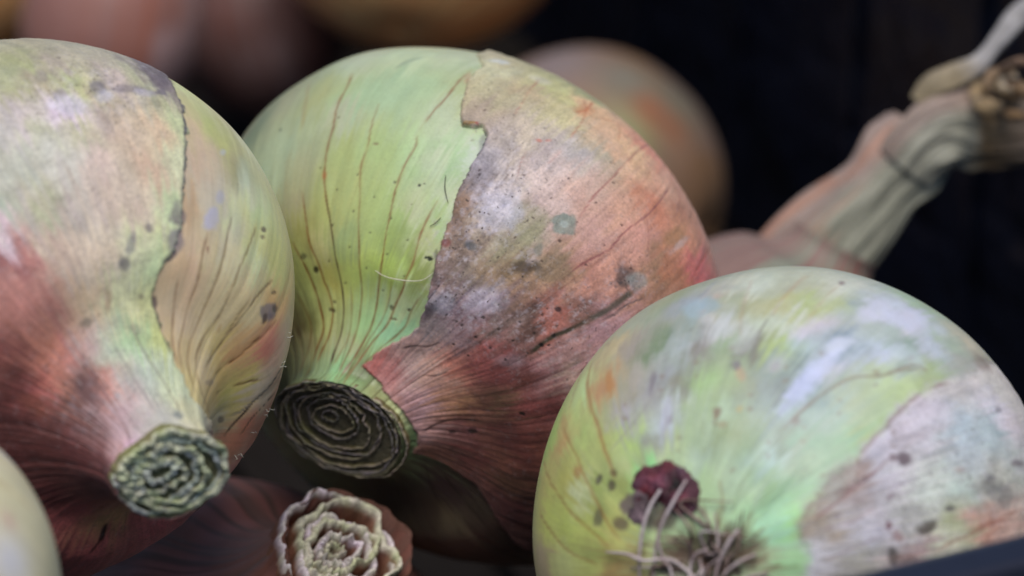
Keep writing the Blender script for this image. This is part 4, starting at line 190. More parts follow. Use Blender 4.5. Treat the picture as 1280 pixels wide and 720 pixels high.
'spots': [((-0.3467,0.2814),(-0.339,0.287),(-0.3274,0.2792),1.5,1.5,[0.1269,0.0892,0.1071],0.85,0.6),((-0.374,0.2692),(-0.3623,0.2747),(-0.3506,0.267),0.833,0.833,[0.1675,0.1127,0.1331],0.75,0.7),((-2.0999,0.2759),(-2.0707,0.2692),(-2.0999,0.2659),1.0,2.167,[0.4818,0.2089,0.0573],0.75,0.8),((-2.1665,0.3014),(-2.1367,0.2925),(-2.174,0.2937),2.333,3.667,[0.4503,0.2467,0.1201],0.4,1.1),((-2.4312,0.1646),(-2.415,0.158),(-2.4637,0.1624),0.667,1.333,[0.0876,0.0748,0.0604],0.8,0.6),((-2.375,0.1435),(-2.3354,0.1368),(-2.407,0.139),0.833,1.167,[0.0796,0.0579,0.0456],0.8,0.6),((-2.2963,0.1502),(-2.2576,0.1424),(-2.3197,0.1468),0.667,0.833,[0.1304,0.0757,0.0427],0.7,0.6),((-2.6912,0.1424),(-2.6652,0.1335),(-2.7349,0.1413),0.833,1.667,[0.114,0.0954,0.0756],0.75,0.6),((-2.6138,0.1023),(-2.5883,0.0957),(-2.6738,0.1023),1.833,1.333,[0.1223,0.0698,0.0743],0.75,0.7),((-2.513,0.208),(-2.4883,0.198),(-2.538,0.2036),0.833,1.167,[0.4131,0.18,0.0776],0.6,0.9),((-1.8671,0.0968),(-1.8066,0.0979),(-1.8671,0.0912),4.833,4.0,[0.0808,0.0257,0.0408],0.92,0.35),((-1.7214,0.1079),(-1.6575,0.1034),(-1.7408,0.1034),2.667,2.0,[0.1433,0.0263,0.0484],0.8,0.7),((-2.0562,0.1146),(-1.9989,0.109),(-2.0853,0.1101),1.667,1.667,[0.1726,0.0357,0.031],0.5,0.9),((-2.3275,0.099),(-2.273,0.0923),(-2.367,0.0957),2.833,2.833,[0.1442,0.0997,0.109],0.85,0.5),((-2.174,0.0745),(-2.1072,0.0734),(-2.2269,0.0712),4.333,4.0,[0.0991,0.0546,0.0626],0.8,0.7),((-1.8671,0.0634),(-1.7867,0.0612),(-1.9358,0.059),2.167,4.333,[0.0886,0.0335,0.0385],0.75,0.7),((-1.3199,0.2414),(-1.2978,0.2425),(-1.3088,0.2347),1.0,1.0,[0.199,0.1656,0.199],0.75,0.7),((-1.2813,0.2314),(-1.2541,0.2325),(-1.2649,0.2247),1.0,1.5,[0.465,0.2896,0.1986],0.5,0.8),((-1.3311,0.1758),(-1.2978,0.1746),(-1.3311,0.1702),0.833,1.667,[0.2231,0.1349,0.0957],0.7,0.7),((-1.2649,0.1635),(-1.2272,0.1646),(-1.2487,0.158),1.0,0.833,[0.314,0.1779,0.1017],0.4,0.8),((-1.1899,0.1869),(-1.1637,0.1891),(-1.1794,0.1813),0.833,0.833,[0.4894,0.3632,0.1497],0.5,0.9),((-1.645,0.3048),(-1.6199,0.3026),(-1.6387,0.2959),0.5,0.5,[0.1706,0.1252,0.1584],0.8,0.5),((-1.6957,0.1702),(-1.6575,0.168),(-1.7021,0.1646),0.667,1.0,[0.1634,0.1001,0.1001],0.6,0.7),((-1.6702,0.2247),(-1.6387,0.2236),(-1.6639,0.2169),1.5,1.5,[0.2687,0.2591,0.1871],0.4,1),((-1.8199,0.2369),(-1.7933,0.2325),(-1.8266,0.2303),0.833,2.0,[0.1726,0.1376,0.1726],0.5,0.9),((-1.1637,0.4394),(-1.1481,0.4427),(-1.1429,0.426),0.667,0.5,[0.1952,0.1243,0.1243],0.75,0.5),((-1.1274,0.2536),(-1.1171,0.2592),(-1.1018,0.2503),1.167,0.833,[0.2703,0.1832,0.1963],0.5,0.9),((-0.8363,0.2058),(-0.809,0.2058),(-0.8317,0.2002),0.833,1.0,[0.2159,0.1634,0.1516],0.6,0.8),((-0.1978,0.2492),(-0.1827,0.2525),(-0.1789,0.2447),0.667,1.0,[0.2353,0.1675,0.193],0.7,0.7),((-0.0557,0.2392),(-0.052,0.2447),(-0.0334,0.238),0.667,1.0,[0.1549,0.0521,0.0697],0.8,0.6),((0.0037,0.2481),(0.0223,0.2514),(0.0186,0.2436),1.333,1.0,[0.261,0.1403,0.1403],0.6,0.8),((-0.0111,0.2848),(-0.0186,0.2903),(0.0111,0.287),2.167,1.0,[0.0879,0.0751,0.0634],0.85,0.6),((-0.0743,0.317),(-0.0706,0.3237),(-0.0557,0.3159),1.0,0.667,[0.1055,0.0929,0.1],0.8,0.7),((-0.2812,0.3471),(-0.2698,0.3526),(-0.266,0.3426),0.5,0.833,[0.1487,0.1604,0.1726],0.7,0.6),((-0.1228,0.386),(-0.119,0.3949),(-0.1041,0.3849),2.667,2.333,[0.1897,0.1819,0.1718],0.5,0.9),((-0.0669,0.4082),(-0.0557,0.416),(-0.052,0.4038),1.667,2.333,[0.158,0.142,0.1465],0.5,0.9),((-0.1527,0.386),(-0.1489,0.3938),(-0.1377,0.3838),1.167,1.0,[0.0964,0.0964,0.1055],0.5,0.9),((0.1041,0.2403),(0.1041,0.2458),(0.1302,0.2403),1.0,1.667,[0.0559,0.0497,0.0461],0.8,0.7),((0.1153,0.2558),(0.1153,0.2614),(0.1414,0.257),2.333,1.0,[0.1634,0.1095,0.0913],0.5,0.9),((-0.1789,0.4461),(-0.1714,0.4572),(-0.1602,0.4427),1.333,0.667,[0.1675,0.1127,0.1331],0.6,0.8),((-0.2204,0.3448),(-0.2129,0.3515),(-0.2015,0.3426),1.167,0.667,[0.3944,0.2518,0.2077],0.6,0.9),((-0.3896,0.4538),(-0.3857,0.465),(-0.374,0.4483),0.667,0.667,[0.1459,0.1349,0.1575],0.7,0.8),((-0.5792,0.4905),(-0.5626,0.4928),(-0.5668,0.4727),2.333,1.0,[0.2597,0.1507,0.1184],0.4,1),((-0.1827,0.1835),(-0.1714,0.1891),(-0.1527,0.1824),0.833,0.5,[0.2416,0.1986,0.2416],0.5,0.8),((-0.9631,0.4171),(-0.9487,0.4205),(-0.9487,0.406),3.333,2.333,[0.5818,0.5919,0.705],0.75,1),((-0.8732,0.4171),(-0.8547,0.4182),(-0.8639,0.4071),3.667,1.5,[0.5539,0.5788,0.7017],0.75,1),((-0.9439,0.2492),(-0.9201,0.2481),(-0.9439,0.2425),2.333,5.0,[0.494,0.5413,0.7679],0.75,1),((-0.9487,0.3204),(-0.9391,0.3259),(-0.9296,0.3159),3.0,1.667,[0.5856,0.6218,0.7322],0.75,1),((-0.7641,0.4627),(-0.7508,0.4672),(-0.7463,0.4483),1.667,1.0,[0.5539,0.5941,0.6849],0.4,1),((-1.6199,0.3571),(-1.5951,0.3548),(-1.6013,0.3437),2.333,1.667,[0.3032,0.4093,0.4388],0.75,1),((-1.6829,0.3281),(-1.6512,0.3192),(-1.6829,0.3192),2.333,3.333,[0.2896,0.3427,0.2896],0.75,1),((-1.8535,0.3181),(-1.8266,0.3103),(-1.8603,0.3115),2.0,4.167,[0.265,0.3155,0.2195],0.4,1),((-0.1527,0.0456),(-0.1302,0.0523),(-0.0223,0.0456),6.667,4.667,[0.1035,0.0591,0.0443],0.75,0.8),((0.7999,0.0145),(0.5626,0.0211),(1.0117,0.0189),6.333,4.333,[0.0513,0.0258,0.0204],0.85,0.7),((-2.5631,0.02),(-2.415,0.0156),(-2.8509,0.0189),4.333,2.667,[0.2636,0.1779,0.1313],0.5,0.9),((-2.1442,0.3838),(-2.0999,0.3648),(-2.1293,0.3637),0.417,0.367,[0.2454,0.1695,0.1322],0.45,0.8),((-1.7604,0.2369),(-1.7343,0.2291),(-1.7801,0.2325),0.583,0.533,[0.2454,0.1695,0.1322],0.45,0.8),((-1.3535,0.1802),(-1.3366,0.1746),(-1.3875,0.1791),0.75,0.367,[0.2454,0.1695,0.1322],0.45,0.8),((-0.8825,0.1657),(-0.8779,0.1602),(-0.9154,0.1657),0.417,0.533,[0.2454,0.1695,0.1322],0.45,0.8),((-0.465,0.188),(-0.473,0.1824),(-0.4972,0.1891),0.583,0.367,[0.2454,0.1695,0.1322],0.45,0.8),((-0.7463,0.3192),(-0.7641,0.3159),(-0.7596,0.3259),0.75,0.533,[0.2454,0.1695,0.1322],0.45,0.8),((-2.0132,0.2214),(-2.0203,0.2291),(-1.9777,0.2202),0.417,0.367,[0.2454,0.1695,0.1322],0.45,0.8),((-1.6075,0.1435),(-1.6013,0.1491),(-1.5645,0.1424),0.583,0.533,[0.2454,0.1695,0.1322],0.45,0.8),((-1.0117,0.1201),(-0.9922,0.1246),(-0.9583,0.1157),0.75,0.367,[0.2454,0.1695,0.1322],0.45,0.8),((-1.0764,0.2581),(-1.0563,0.2603),(-1.0614,0.2525),0.417,0.533,[0.2454,0.1695,0.1322],0.45,0.8),((-0.7508,0.2592),(-0.7287,0.2592),(-0.7508,0.2536),0.583,0.367,[0.2454,0.1695,0.1322],0.45,0.8),((-0.477,0.2848),(-0.453,0.2825),(-0.481,0.2792),0.75,0.533,[0.2454,0.1695,0.1322],0.45,0.8),((-2.0061,0.129),(-2.049,0.1279),(-2.0418,0.1368),0.417,0.367,[0.2454,0.1695,0.1322],0.45,0.8),((-1.5584,0.2458),(-1.5828,0.2447),(-1.5706,0.2536),0.583,0.533,[0.2454,0.1695,0.1322],0.45,0.8),((-1.1689,0.208),(-1.1952,0.208),(-1.1689,0.2136),0.75,0.367,[0.2454,0.1695,0.1322],0.45,0.8),((-0.773,0.2058),(-0.7999,0.2069),(-0.7641,0.2102),0.417,0.533,[0.2454,0.1695,0.1322],0.45,0.8),((-0.437,0.2314),(-0.457,0.2347),(-0.4212,0.2358),0.583,0.367,[0.2454,0.1695,0.1322],0.45,0.8),((-0.7156,0.3737),(-0.7156,0.3826),(-0.6938,0.3726),0.75,0.533,[0.2454,0.1695,0.1322],0.45,0.8),((-1.7604,0.2158),(-1.7278,0.2125),(-1.7604,0.208),0.417,0.367,[0.2454,0.1695,0.1322],0.45,0.8),((-1.3311,0.1646),(-1.2923,0.1602),(-1.3479,0.1602),0.583,0.533,[0.2454,0.1695,0.1322],0.45,0.8),((-0.8226,0.1546),(-0.7954,0.1513),(-0.8455,0.1491),0.75,0.367,[0.2454,0.1695,0.1322],0.45,0.8),((-0.9824,0.2959),(-0.9776,0.2892),(-1.0068,0.297),0.417,0.533,[0.2454,0.1695,0.1322],0.45,0.8),((-0.7025,0.3048),(-0.7068,0.2981),(-0.7199,0.307),0.583,0.367,[0.2454,0.1695,0.1322],0.45,0.8),((-2.0346,0.2013),(-2.0635,0.2091),(-2.0132,0.2058),0.75,0.533,[0.2454,0.1695,0.1322],0.45,0.8),((-1.6137,0.1279),(-1.6387,0.1335),(-1.5706,0.129),0.417,0.367,[0.2454,0.1695,0.1322],0.45,0.8),((-1.3875,0.2659),(-1.3932,0.2736),(-1.3648,0.2659),0.583,0.533,[0.2454,0.1695,0.1322],0.45,0.8),((-1.0364,0.2414),(-1.0265,0.2469),(-1.0068,0.2392),0.75,0.367,[0.2454,0.1695,0.1322],0.45,0.8),((-0.7025,0.2469),(-0.6852,0.2503),(-0.6808,0.2425),0.417,0.533,[0.2454,0.1695,0.1322],0.45,0.8),((-0.4212,0.2759),(-0.4014,0.2781),(-0.4133,0.2703),0.583,0.367,[0.2454,0.1695,0.1322],0.45,0.8),((-2.0707,0.1168),(-2.0853,0.1112),(-2.122,0.119),0.75,0.533,[0.2454,0.1695,0.1322],0.45,0.8),((-1.5402,0.2258),(-1.5523,0.2202),(-1.5706,0.2303),0.417,0.367,[0.2454,0.1695,0.1322],0.45,0.8),((-1.1274,0.1913),(-1.1533,0.188),(-1.1533,0.1958),0.583,0.533,[0.2454,0.1695,0.1322],0.45,0.8),((-0.7156,0.1935),(-0.7419,0.1913),(-0.7243,0.198),0.75,0.367,[0.2454,0.1695,0.1322],0.45,0.8),((-0.374,0.2236),(-0.4014,0.2236),(-0.374,0.2291),0.417,0.533,[0.2454,0.1695,0.1322],0.45,0.8),((-0.9391,0.2848),(-0.9344,0.2903),(-0.9154,0.2825),4.333,1.5,[0.5713,0.6161,0.8001],0.6,1),((-0.9631,0.3882),(-0.9487,0.3915),(-0.9487,0.3793),2.667,1.5,[0.5902,0.5902,0.7117],0.6,1),((-0.8317,0.4461),(-0.8135,0.4461),(-0.8226,0.4338),2.333,1.333,[0.5713,0.5902,0.7117],0.6,1),((-1.4863,0.307),(-1.4569,0.3026),(-1.4863,0.2992),1.667,4.333,[0.4706,0.5165,0.4932],0.5,1),((-1.3479,0.2803),(-1.3199,0.277),(-1.3535,0.2736),2.0,3.333,[0.5165,0.5405,0.5284],0.45,1),((-1.7214,0.1769),(-1.6893,0.1746),(-1.7278,0.1713),1.167,5.0,[0.4818,0.4818,0.5902],0.6,1),((-1.6765,0.3526),(-1.645,0.3448),(-1.6765,0.3437),2.0,2.667,[0.3521,0.4818,0.5713],0.55,1),((-0.7508,0.3726),(-0.7331,0.376),(-0.7375,0.3648),3.667,1.667,[0.5165,0.5902,0.6161],0.5,1),((-1.1325,0.257),(-1.1222,0.2625),(-1.1069,0.2536),2.333,1.5,[0.5165,0.5284,0.5713],0.5,1),((-1.9288,0.2581),(-1.9012,0.2514),(-1.9358,0.2514),1.333,3.667,[0.4706,0.4166,0.386],0.5,1),((-0.465,0.3415),(-0.465,0.3482),(-0.445,0.3404),5.0,2.333,[0.5775,0.5405,0.6161],0.5,1),((-0.2698,0.2625),(-0.2698,0.2681),(-0.2431,0.2636),4.333,2.0,[0.5527,0.5165,0.5902],0.45,1),((-0.2469,0.3604),(-0.2394,0.3671),(-0.228,0.3582),4.0,3.0,[0.5284,0.5775,0.6161],0.45,1)]}}
TUBES = {'R': [(3.6,0.6,[[-2.61,-9.55,-32.481],[-4.277,-7.383,-33.022],[-5.624,-4.427,-33.279],[-6.735,-0.866,-33.014],[-7.395,2.272,-32.36]]),(3.4,0.7,[[0.97,-10.399,-32.06],[-0.429,-8.345,-32.885],[-2.382,-5.671,-33.209],[-4.097,-2.492,-32.989],[-5.361,1.923,-32.416]]),(4.0,0.5,[[-0.102,2.211,-31.276],[-1.494,0.587,-31.699],[-2.737,-0.588,-32.827],[-5.732,-0.753,-33.708],[-8.127,-1.741,-33.204],[-12.069,-2.227,-31.604]]),(3.6,0.8,[[2.775,-1.288,-32.465],[0.843,-0.777,-31.883],[-0.375,0.717,-31.446],[-0.674,3.431,-31.907]]),(4.2,0.6,[[7.525,-3.433,-32.539],[6.15,-1.963,-32.962],[4.273,0.481,-32.595],[2.723,3.69,-32.208]]),(3.4,0.6,[[9.272,-0.031,-32.027],[7.211,0.634,-32.66],[5.066,1.796,-32.526],[3.169,3.729,-32.207]]),(3.0,0.5,[[-2.774,3.01,-32.167],[-2.735,0.793,-32.533],[-3.359,-1.639,-33.363],[-3.522,-3.921,-33.276]]),(2.6,0.5,[[0.846,3.548,-32.03],[1.656,1.565,-31.924],[3.672,0.311,-32.711],[5.204,-0.394,-32.871]]),(3,0.5,[[10.351,2.489,-31.495],[7.868,2.788,-32.316],[4.859,3.872,-32.239]])],'hairC': [(1.5,0.4,[[19.489,12.655,25.403],[20.038,11.456,25.522],[21.021,10.185,25.487],[22.871,8.369,25.242],[24.509,7.046,24.626],[25.965,6.69,23.467]])],'twigC': [(1.3,0.5,[[32.7,15.436,15.219],[32.225,14.201,16.564],[31.628,12.346,17.563]])],'twig2C': [(1.2,0.6,[[28.628,11.779,20.385],[29.428,11.557,19.924],[30.192,11.583,19.121]])]}
WORN = {'C': [((0.239,0.7343),0.00416,1),((0.205,0.6792),0.00493,1),((-0.033,0.7694),0.00548,0.9),((0.123,0.797),0.00329,1),((-0.049,0.6967),0.00329,0.7),((-0.331,0.6015),0.00329,0.7),((-0.357,0.7143),0.00493,0.5),((0.239,0.619),0.00548,0.5),((0.383,0.6366),0.00274,0.8),((-0.23,0.7343),0.00548,0.5),((-0.348,0.6692),0.00438,0.6),((-0.505,0.6792),0.00657,0.35)],'L': [((-0.939,0.5489),0.00657,0.55),((-1.264,0.4912),0.00384,0.7),((-0.728,0.5639),0.00548,0.4),((-0.826,0.7669),0.00329,0.4),((-0.115,0.8897),0.00657,0.3),((-0.314,0.7043),0.00438,0.3)],'R': [((-0.147,0.3734),0.00548,0.5),((-1.678,0.2782),0.00657,0.3),((-0.867,0.4261),0.00657,0.3),((-0.323,0.3333),0.00767,0.25),((-0.049,0.2657),0.00548,0.4)]}
BCOL = {'F': [(0.971,0.5614,0.00394,(0.56,0.55,0.58),0.95),(1.182,0.584,0.00138,(0.5,0.3,0.26),0.6),(1.412,0.5163,0.00296,(0.58,0.54,0.36),0.7),(1.502,0.5714,0.00394,(0.56,0.52,0.34),0.8)],'B5': [(0.908,0.5639,0.01074,(0.2,0.17,0.18),0.95),(0.96,0.3835,0.0069,(0.17,0.175,0.15),0.9),(1.182,0.2857,0.00614,(0.16,0.175,0.13),0.8),(0.523,0.3258,0.00614,(0.27,0.29,0.15),0.95),(0.846,0.3208,0.00399,(0.3,0.115,0.06),0.9),(0.887,0.2581,0.00399,(0.27,0.1,0.05),0.8),(0.614,0.1429,0.0092,(0.24,0.14,0.08),0.8)]}
FLAKE = [(-1.821, 0.0952), (-2.281, 0.0927)]
FRAY = {'L': [(-2.438,0.7218,3),(-2.639,0.7368,3),(-2.774,0.7494,2),(-2.913,0.7544,3),(-2.716,1.0,2),(-2.298,0.6967,2)],'C': [(-0.057,0.8822,2),(-0.479,0.99,2),(0.255,0.7719,2),(0.426,0.5965,2),(0.272,0.7393,2)]}

GRAY = False
# ================================================================ helpers
def new_mesh(name, V, F, mat, parent=None, smooth=True, attrs=None):
    me = bpy.data.meshes.new(name)
    V = np.asarray(V, np.float32); F = np.asarray(F, np.int32)
    me.vertices.add(len(V)); me.vertices.foreach_set('co', V.ravel())
    me.loops.add(F.size); me.loops.foreach_set('vertex_index', F.ravel())
    me.polygons.add(len(F)); me.polygons.foreach_set('loop_start', np.arange(0, F.size, F.shape[1], dtype=np.int32))
    me.polygons.foreach_set('use_smooth', np.full(len(F), smooth))
    me.update(calc_edges=True)
    for n, (kind, A) in (attrs or {}).items():
        a = me.attributes.new(n, kind, 'POINT')
        if kind == 'FLOAT_COLOR':
            A = np.concatenate([A, np.ones((len(A), 1))], 1).astype(np.float32); a.data.foreach_set('color', A.ravel())
        elif kind == 'FLOAT_VECTOR': a.data.foreach_set('vector', A.astype(np.float32).ravel())
        else: a.data.foreach_set('value', A.astype(np.float32).ravel())
    me.materials.append(mat)
    o = bpy.data.objects.new(name, me); sc.collection.objects.link(o)
    if parent: o.parent = parent
    return o
def tag(o, label=None, cat=None, group=None, kind=None):
    if label: o['label'] = label
    if cat: o['category'] = cat
    if group: o['group'] = group
    if kind: o['kind'] = kind
    return o
def empty(name, loc, B=None):
    e = bpy.data.objects.new(name, None); e.empty_display_size = 0.01; sc.collection.objects.link(e)
    M = Matrix.Translation(Vector(loc))
    if B is not None: M = M @ Matrix([[B[r][c] for c in range(3)] for r in range(3)]).to_4x4()
    e.matrix_world = M
    return e
def gridfaces(ns, nl, wrap=True):
    i = np.arange(ns-1)[:, None]; j = np.arange(nl if wrap else nl-1)[None]
    j2 = (j+1) % nl
    f = np.stack([i*nl+j+0*j2, i*nl+j2, (i+1)*nl+j2, (i+1)*nl+j], -1)
    return f.reshape(-1, 4)
def tube(pts, radii, n=8, seed=0, bump=0.0):
    P = np.array(pts, float); m = max(8, len(P)*6)
    C = catmull(P, np.linspace(0, 1, m)); r = np.interp(np.linspace(0, 1, m), np.linspace(0, 1, len(radii)), radii)
    t = np.gradient(C, axis=0); t /= np.linalg.norm(t, axis=1)[:, None]
    up = np.array([0.3, 0.2, 0.93]); V = []
    for k in range(m):
        x = np.cross(t[k], up); x /= np.linalg.norm(x); y = np.cross(t[k], x); up = np.cross(x, t[k])
        a = np.linspace(0, 2*math.pi, n, endpoint=False)
        rr = r[k]*(1+bump*np.sin(a*2+k*0.7+seed)*np.cos(k*1.3+seed))
        V.append(C[k]+rr[:, None]*(np.cos(a)[:, None]*x+np.sin(a)[:, None]*y))
    V = np.concatenate(V); F = gridfaces(m, n)
    V = np.concatenate([V, C[:1], C[-1:]]); e0, e1 = m*n, m*n+1
    caps = [[e0, (j+1) % n, j, j] for j in range(n)]+[[e1, (m-1)*n+j, (m-1)*n+(j+1) % n, (m-1)*n+(j+1) % n] for j in range(n)]
    T = [[a, b, c] for a, b, c, _ in caps] + [[f[0], f[1], f[2]] for f in F] + [[f[0], f[2], f[3]] for f in F]
    return V, np.array(T)

# ================================================================ materials
def nodemat(name):
    m = bpy.data.materials.new(name); m.use_nodes = True
    nt = m.node_tree; b = nt.nodes['Principled BSDF']
    return m, nt, b
def N(nt, t, **kw):
    n = nt.nodes.new(t)
    for k, v in kw.items():
        if k in n.inputs: n.inputs[k].default_value = v
        else: setattr(n, k, v)
    return n
def math_node(nt, op, a, b=None, c=None):
    n = nt.nodes.new('ShaderNodeMath'); n.operation = op
    for i, x in enumerate((a, b, c)):
        if x is None: continue
        if isinstance(x, (int, float)): n.inputs[i].default_value = x
        else: nt.links.new(x, n.inputs[i])
    return n.outputs[0]
def skin_material(name, papery, rough=0.46, sss=0.12, contrast=1.0):
    """onion skin: painted colour from the mesh, with fibres, pores and dust as procedural relief"""
    m, nt, b = nodemat(name)
    at_c = N(nt, 'ShaderNodeAttribute', attribute_name='skin')
    at_f = N(nt, 'ShaderNodeAttribute', attribute_name='fibre')
    at_w = N(nt, 'ShaderNodeAttribute', attribute_name='wear')
    tc = N(nt, 'ShaderNodeTexCoord')
    fib = N(nt, 'ShaderNodeTexNoise', Scale=1.0, Detail=4.0, Roughness=0.6); nt.links.new(at_f.outputs['Vector'], fib.inputs['Vector'])
    grain = N(nt, 'ShaderNodeTexNoise', Scale=2600.0, Detail=3.0, Roughness=0.65); nt.links.new(tc.outputs['Object'], grain.inputs['Vector'])
    blot = N(nt, 'ShaderNodeTexNoise', Scale=420.0, Detail=5.0, Roughness=0.7); nt.links.new(tc.outputs['Object'], blot.inputs['Vector'])
    # value variation
    v1 = math_node(nt, 'MULTIPLY_ADD', math_node(nt, 'SUBTRACT', fib.outputs[0], 0.5), (0.30 if papery else 0.16)*contrast, 1.0)
    v2 = math_node(nt, 'MULTIPLY_ADD', math_node(nt, 'SUBTRACT', grain.outputs[0], 0.5), (0.75 if papery else 0.25)*contrast, v1)
    wamt = math_node(nt, 'MULTIPLY_ADD', at_w.outputs['Fac'], 1.1, 0.12)
    v3 = math_node(nt, 'MULTIPLY_ADD', math_node(nt, 'SUBTRACT', blot.outputs[0], 0.5), math_node(nt, 'MULTIPLY', wamt, contrast), v2)
    vm = N(nt, 'ShaderNodeVectorMath', operation='SCALE'); nt.links.new(at_c.outputs['Color'], vm.inputs[0]); nt.links.new(v3, vm.inputs['Scale'])
    # whitish dust in worn places
    dustn = N(nt, 'ShaderNodeTexNoise', Scale=900.0, Detail=6.0, Roughness=0.75); nt.links.new(tc.outputs['Object'], dustn.inputs['Vector'])
    dr = N(nt, 'ShaderNodeMapRange'); dr.inputs['From Min'].default_value = 0.56; dr.inputs['From Max'].default_value = 0.66
    nt.links.new(dustn.outputs[0], dr.inputs['Value'])
    df = math_node(nt, 'MULTIPLY', dr.outputs[0], math_node(nt, 'MULTIPLY', at_w.outputs['Fac'], 0.45*contrast))
    mx = N(nt, 'ShaderNodeMix', data_type='RGBA'); nt.links.new(df, mx.inputs[0]); nt.links.new(vm.outputs[0], mx.inputs[6]); mx.inputs[7].default_value = (0.50, 0.47, 0.50, 1)
    # dark pores
    pr = N(nt, 'ShaderNodeMapRange'); pr.inputs['From Min'].default_value = 0.66; pr.inputs['From Max'].default_value = 0.72
    pn = N(nt, 'ShaderNodeTexNoise', Scale=1500.0, Detail=2.0, Roughness=0.5); nt.links.new(tc.outputs['Object'], pn.inputs['Vector'])
    nt.links.new(pn.outputs[0], pr.inputs['Value'])
    pf = math_node(nt, 'MULTIPLY', pr.outputs[0], math_node(nt, 'MULTIPLY_ADD', at_w.outputs['Fac'], 0.9*contrast, 0.06))
    mx2 = N(nt, 'ShaderNodeMix', data_type='RGBA'); nt.links.new(pf, mx2.inputs[0]); nt.links.new(mx.outputs[2], mx2.inputs[6]); mx2.inputs[7].default_value = (0.05, 0.035, 0.035, 1)
    nt.links.new(mx2.outputs[2], b.inputs['Base Color'])
    r = math_node(nt, 'MULTIPLY_ADD', grain.outputs[0], 0.16, rough-0.08)
    r = math_node(nt, 'MULTIPLY_ADD', at_w.outputs['Fac'], 0.28, r)
    nt.links.new(r, b.inputs['Roughness'])
    b.inputs['Specular IOR Level'].default_value = 0.42 if not papery else 0.32
    b.inputs['Subsurface Weight'].default_value = sss; b.inputs['Subsurface Radius'].default_value = (1.0, 0.8, 0.35); b.inputs['Subsurface Scale'].default_value = 0.0018
    b.inputs['Sheen Weight'].default_value = 0.12 if papery else 0.05; b.inputs['Sheen Roughness'].default_value = 0.5
    h = math_node(nt, 'MULTIPLY_ADD', grain.outputs[0], 0.35, math_node(nt, 'MULTIPLY', fib.outputs[0], 0.45))
    h = math_node(nt, 'MULTIPLY_ADD', blot.outputs[0], math_node(nt, 'MULTIPLY_ADD', at_w.outputs['Fac'], 1.4, 0.25), h)
    bp = N(nt, 'ShaderNodeBump', Strength=0.5 if papery else 0.22, Distance=0.00022); nt.links.new(h, bp.inputs['Height']); nt.links.new(bp.outputs[0], b.inputs['Normal'])
    return m
def simple_material(name, col, rough=0.6, scale=900.0, var=0.35, spec=0.4, bump=0.3, attr=None, col2=None, sss=0.0):
    m, nt, b = nodemat(name)
    tc = N(nt, 'ShaderNodeTexCoord')
    n1 = N(nt, 'ShaderNodeTexNoise', Scale=scale, Detail=5.0, Roughness=0.65); nt.links.new(tc.outputs['Object'], n1.inputs['Vector'])
    v = math_node(nt, 'MULTIPLY_ADD', math_node(nt, 'SUBTRACT', n1.outputs[0], 0.5), var*2, 1.0)
    vm = N(nt, 'ShaderNodeVectorMath', operation='SCALE')
    if attr:
        a = N(nt, 'ShaderNodeAttribute', attribute_name=attr); nt.links.new(a.outputs['Color'], vm.inputs[0])
    elif col2:
        n2 = N(nt, 'ShaderNodeTexNoise', Scale=scale*0.15, Detail=3.0); nt.links.new(tc.outputs['Object'], n2.inputs['Vector'])
        r = N(nt, 'ShaderNodeMapRange'); r.inputs['From Min'].default_value = 0.42; r.inputs['From Max'].default_value = 0.6; nt.links.new(n2.outputs[0], r.inputs['Value'])
        mx = N(nt, 'ShaderNodeMix', data_type='RGBA'); nt.links.new(r.outputs[0], mx.inputs[0]); mx.inputs[6].default_value = (*col, 1); mx.inputs[7].default_value = (*col2, 1)
        nt.links.new(mx.outputs[2], vm.inputs[0])
    else: vm.inputs[0].default_value = col
    nt.links.new(v, vm.inputs['Scale']); nt.links.new(vm.outputs[0], b.inputs['Base Color'])
    b.inputs['Roughness'].default_value = rough; b.inputs['Specular IOR Level'].default_value = spec
    if sss: b.inputs['Subsurface Weight'].default_value = sss; b.inputs['Subsurface Scale'].default_value = 0.0015; b.inputs['Subsurface Radius'].default_value = (1, .8, .5)
    bp = N(nt, 'ShaderNodeBump', Strength=bump, Distance=0.0003); nt.links.new(n1.outputs[0], bp.inputs['Height']); nt.links.new(bp.outputs[0], b.inputs['Normal'])
    return m
M_flesh = skin_material('fresh_onion_skin', False, 0.37, 0.15)
M_paper = skin_material('dry_onion_skin', True, 0.50, 0.06, 1.3)
M_soft = skin_material('plain_onion_skin', False, 0.55, 0.05, 0.6)
M_cut = simple_material('cut_neck_layers', (1, 1, 1), 0.6, 2500.0, 0.45, 0.35, 0.6, attr='skin')
M_root = simple_material('dry_root', (0.54, 0.47, 0.48), 0.6, 1500.0, 0.3, 0.35, 0.4, col2=(0.36, 0.28, 0.28))
M_hair = simple_material('pale_dry_fibre', (0.60, 0.58, 0.48), 0.55, 2500.0, 0.2, 0.4, 0.3)
M_twig = simple_material('dark_twig', (0.07, 0.065, 0.05), 0.7, 2500.0, 0.3, 0.3, 0.3)
M_plastic = simple_material('black_crate_plastic', (0.0035, 0.005, 0.012), 0.40, 350.0, 0.4, 0.3, 0.25)
nt = M_plastic.node_tree; tc = N(nt, 'ShaderNodeTexCoord'); nz = N(nt, 'ShaderNodeTexNoise', Scale=55.0, Detail=2.0); nt.links.new(tc.outputs['Object'], nz.inputs['Vector'])
bp2 = N(nt, 'ShaderNodeBump', Strength=0.9, Distance=0.006); nt.links.new(nz.outputs[0], bp2.inputs['Height']); bsdf = nt.nodes['Principled BSDF']
old = bsdf.inputs['Normal'].links[0].from_socket; nt.links.new(old, bp2.inputs['Normal']); nt.links.new(bp2.outputs[0], bsdf.inputs['Normal'])
M_floor = simple_material('dusty_crate_floor', (0.010, 0.008, 0.007), 0.75, 300.0, 0.5, 0.12, 0.2)
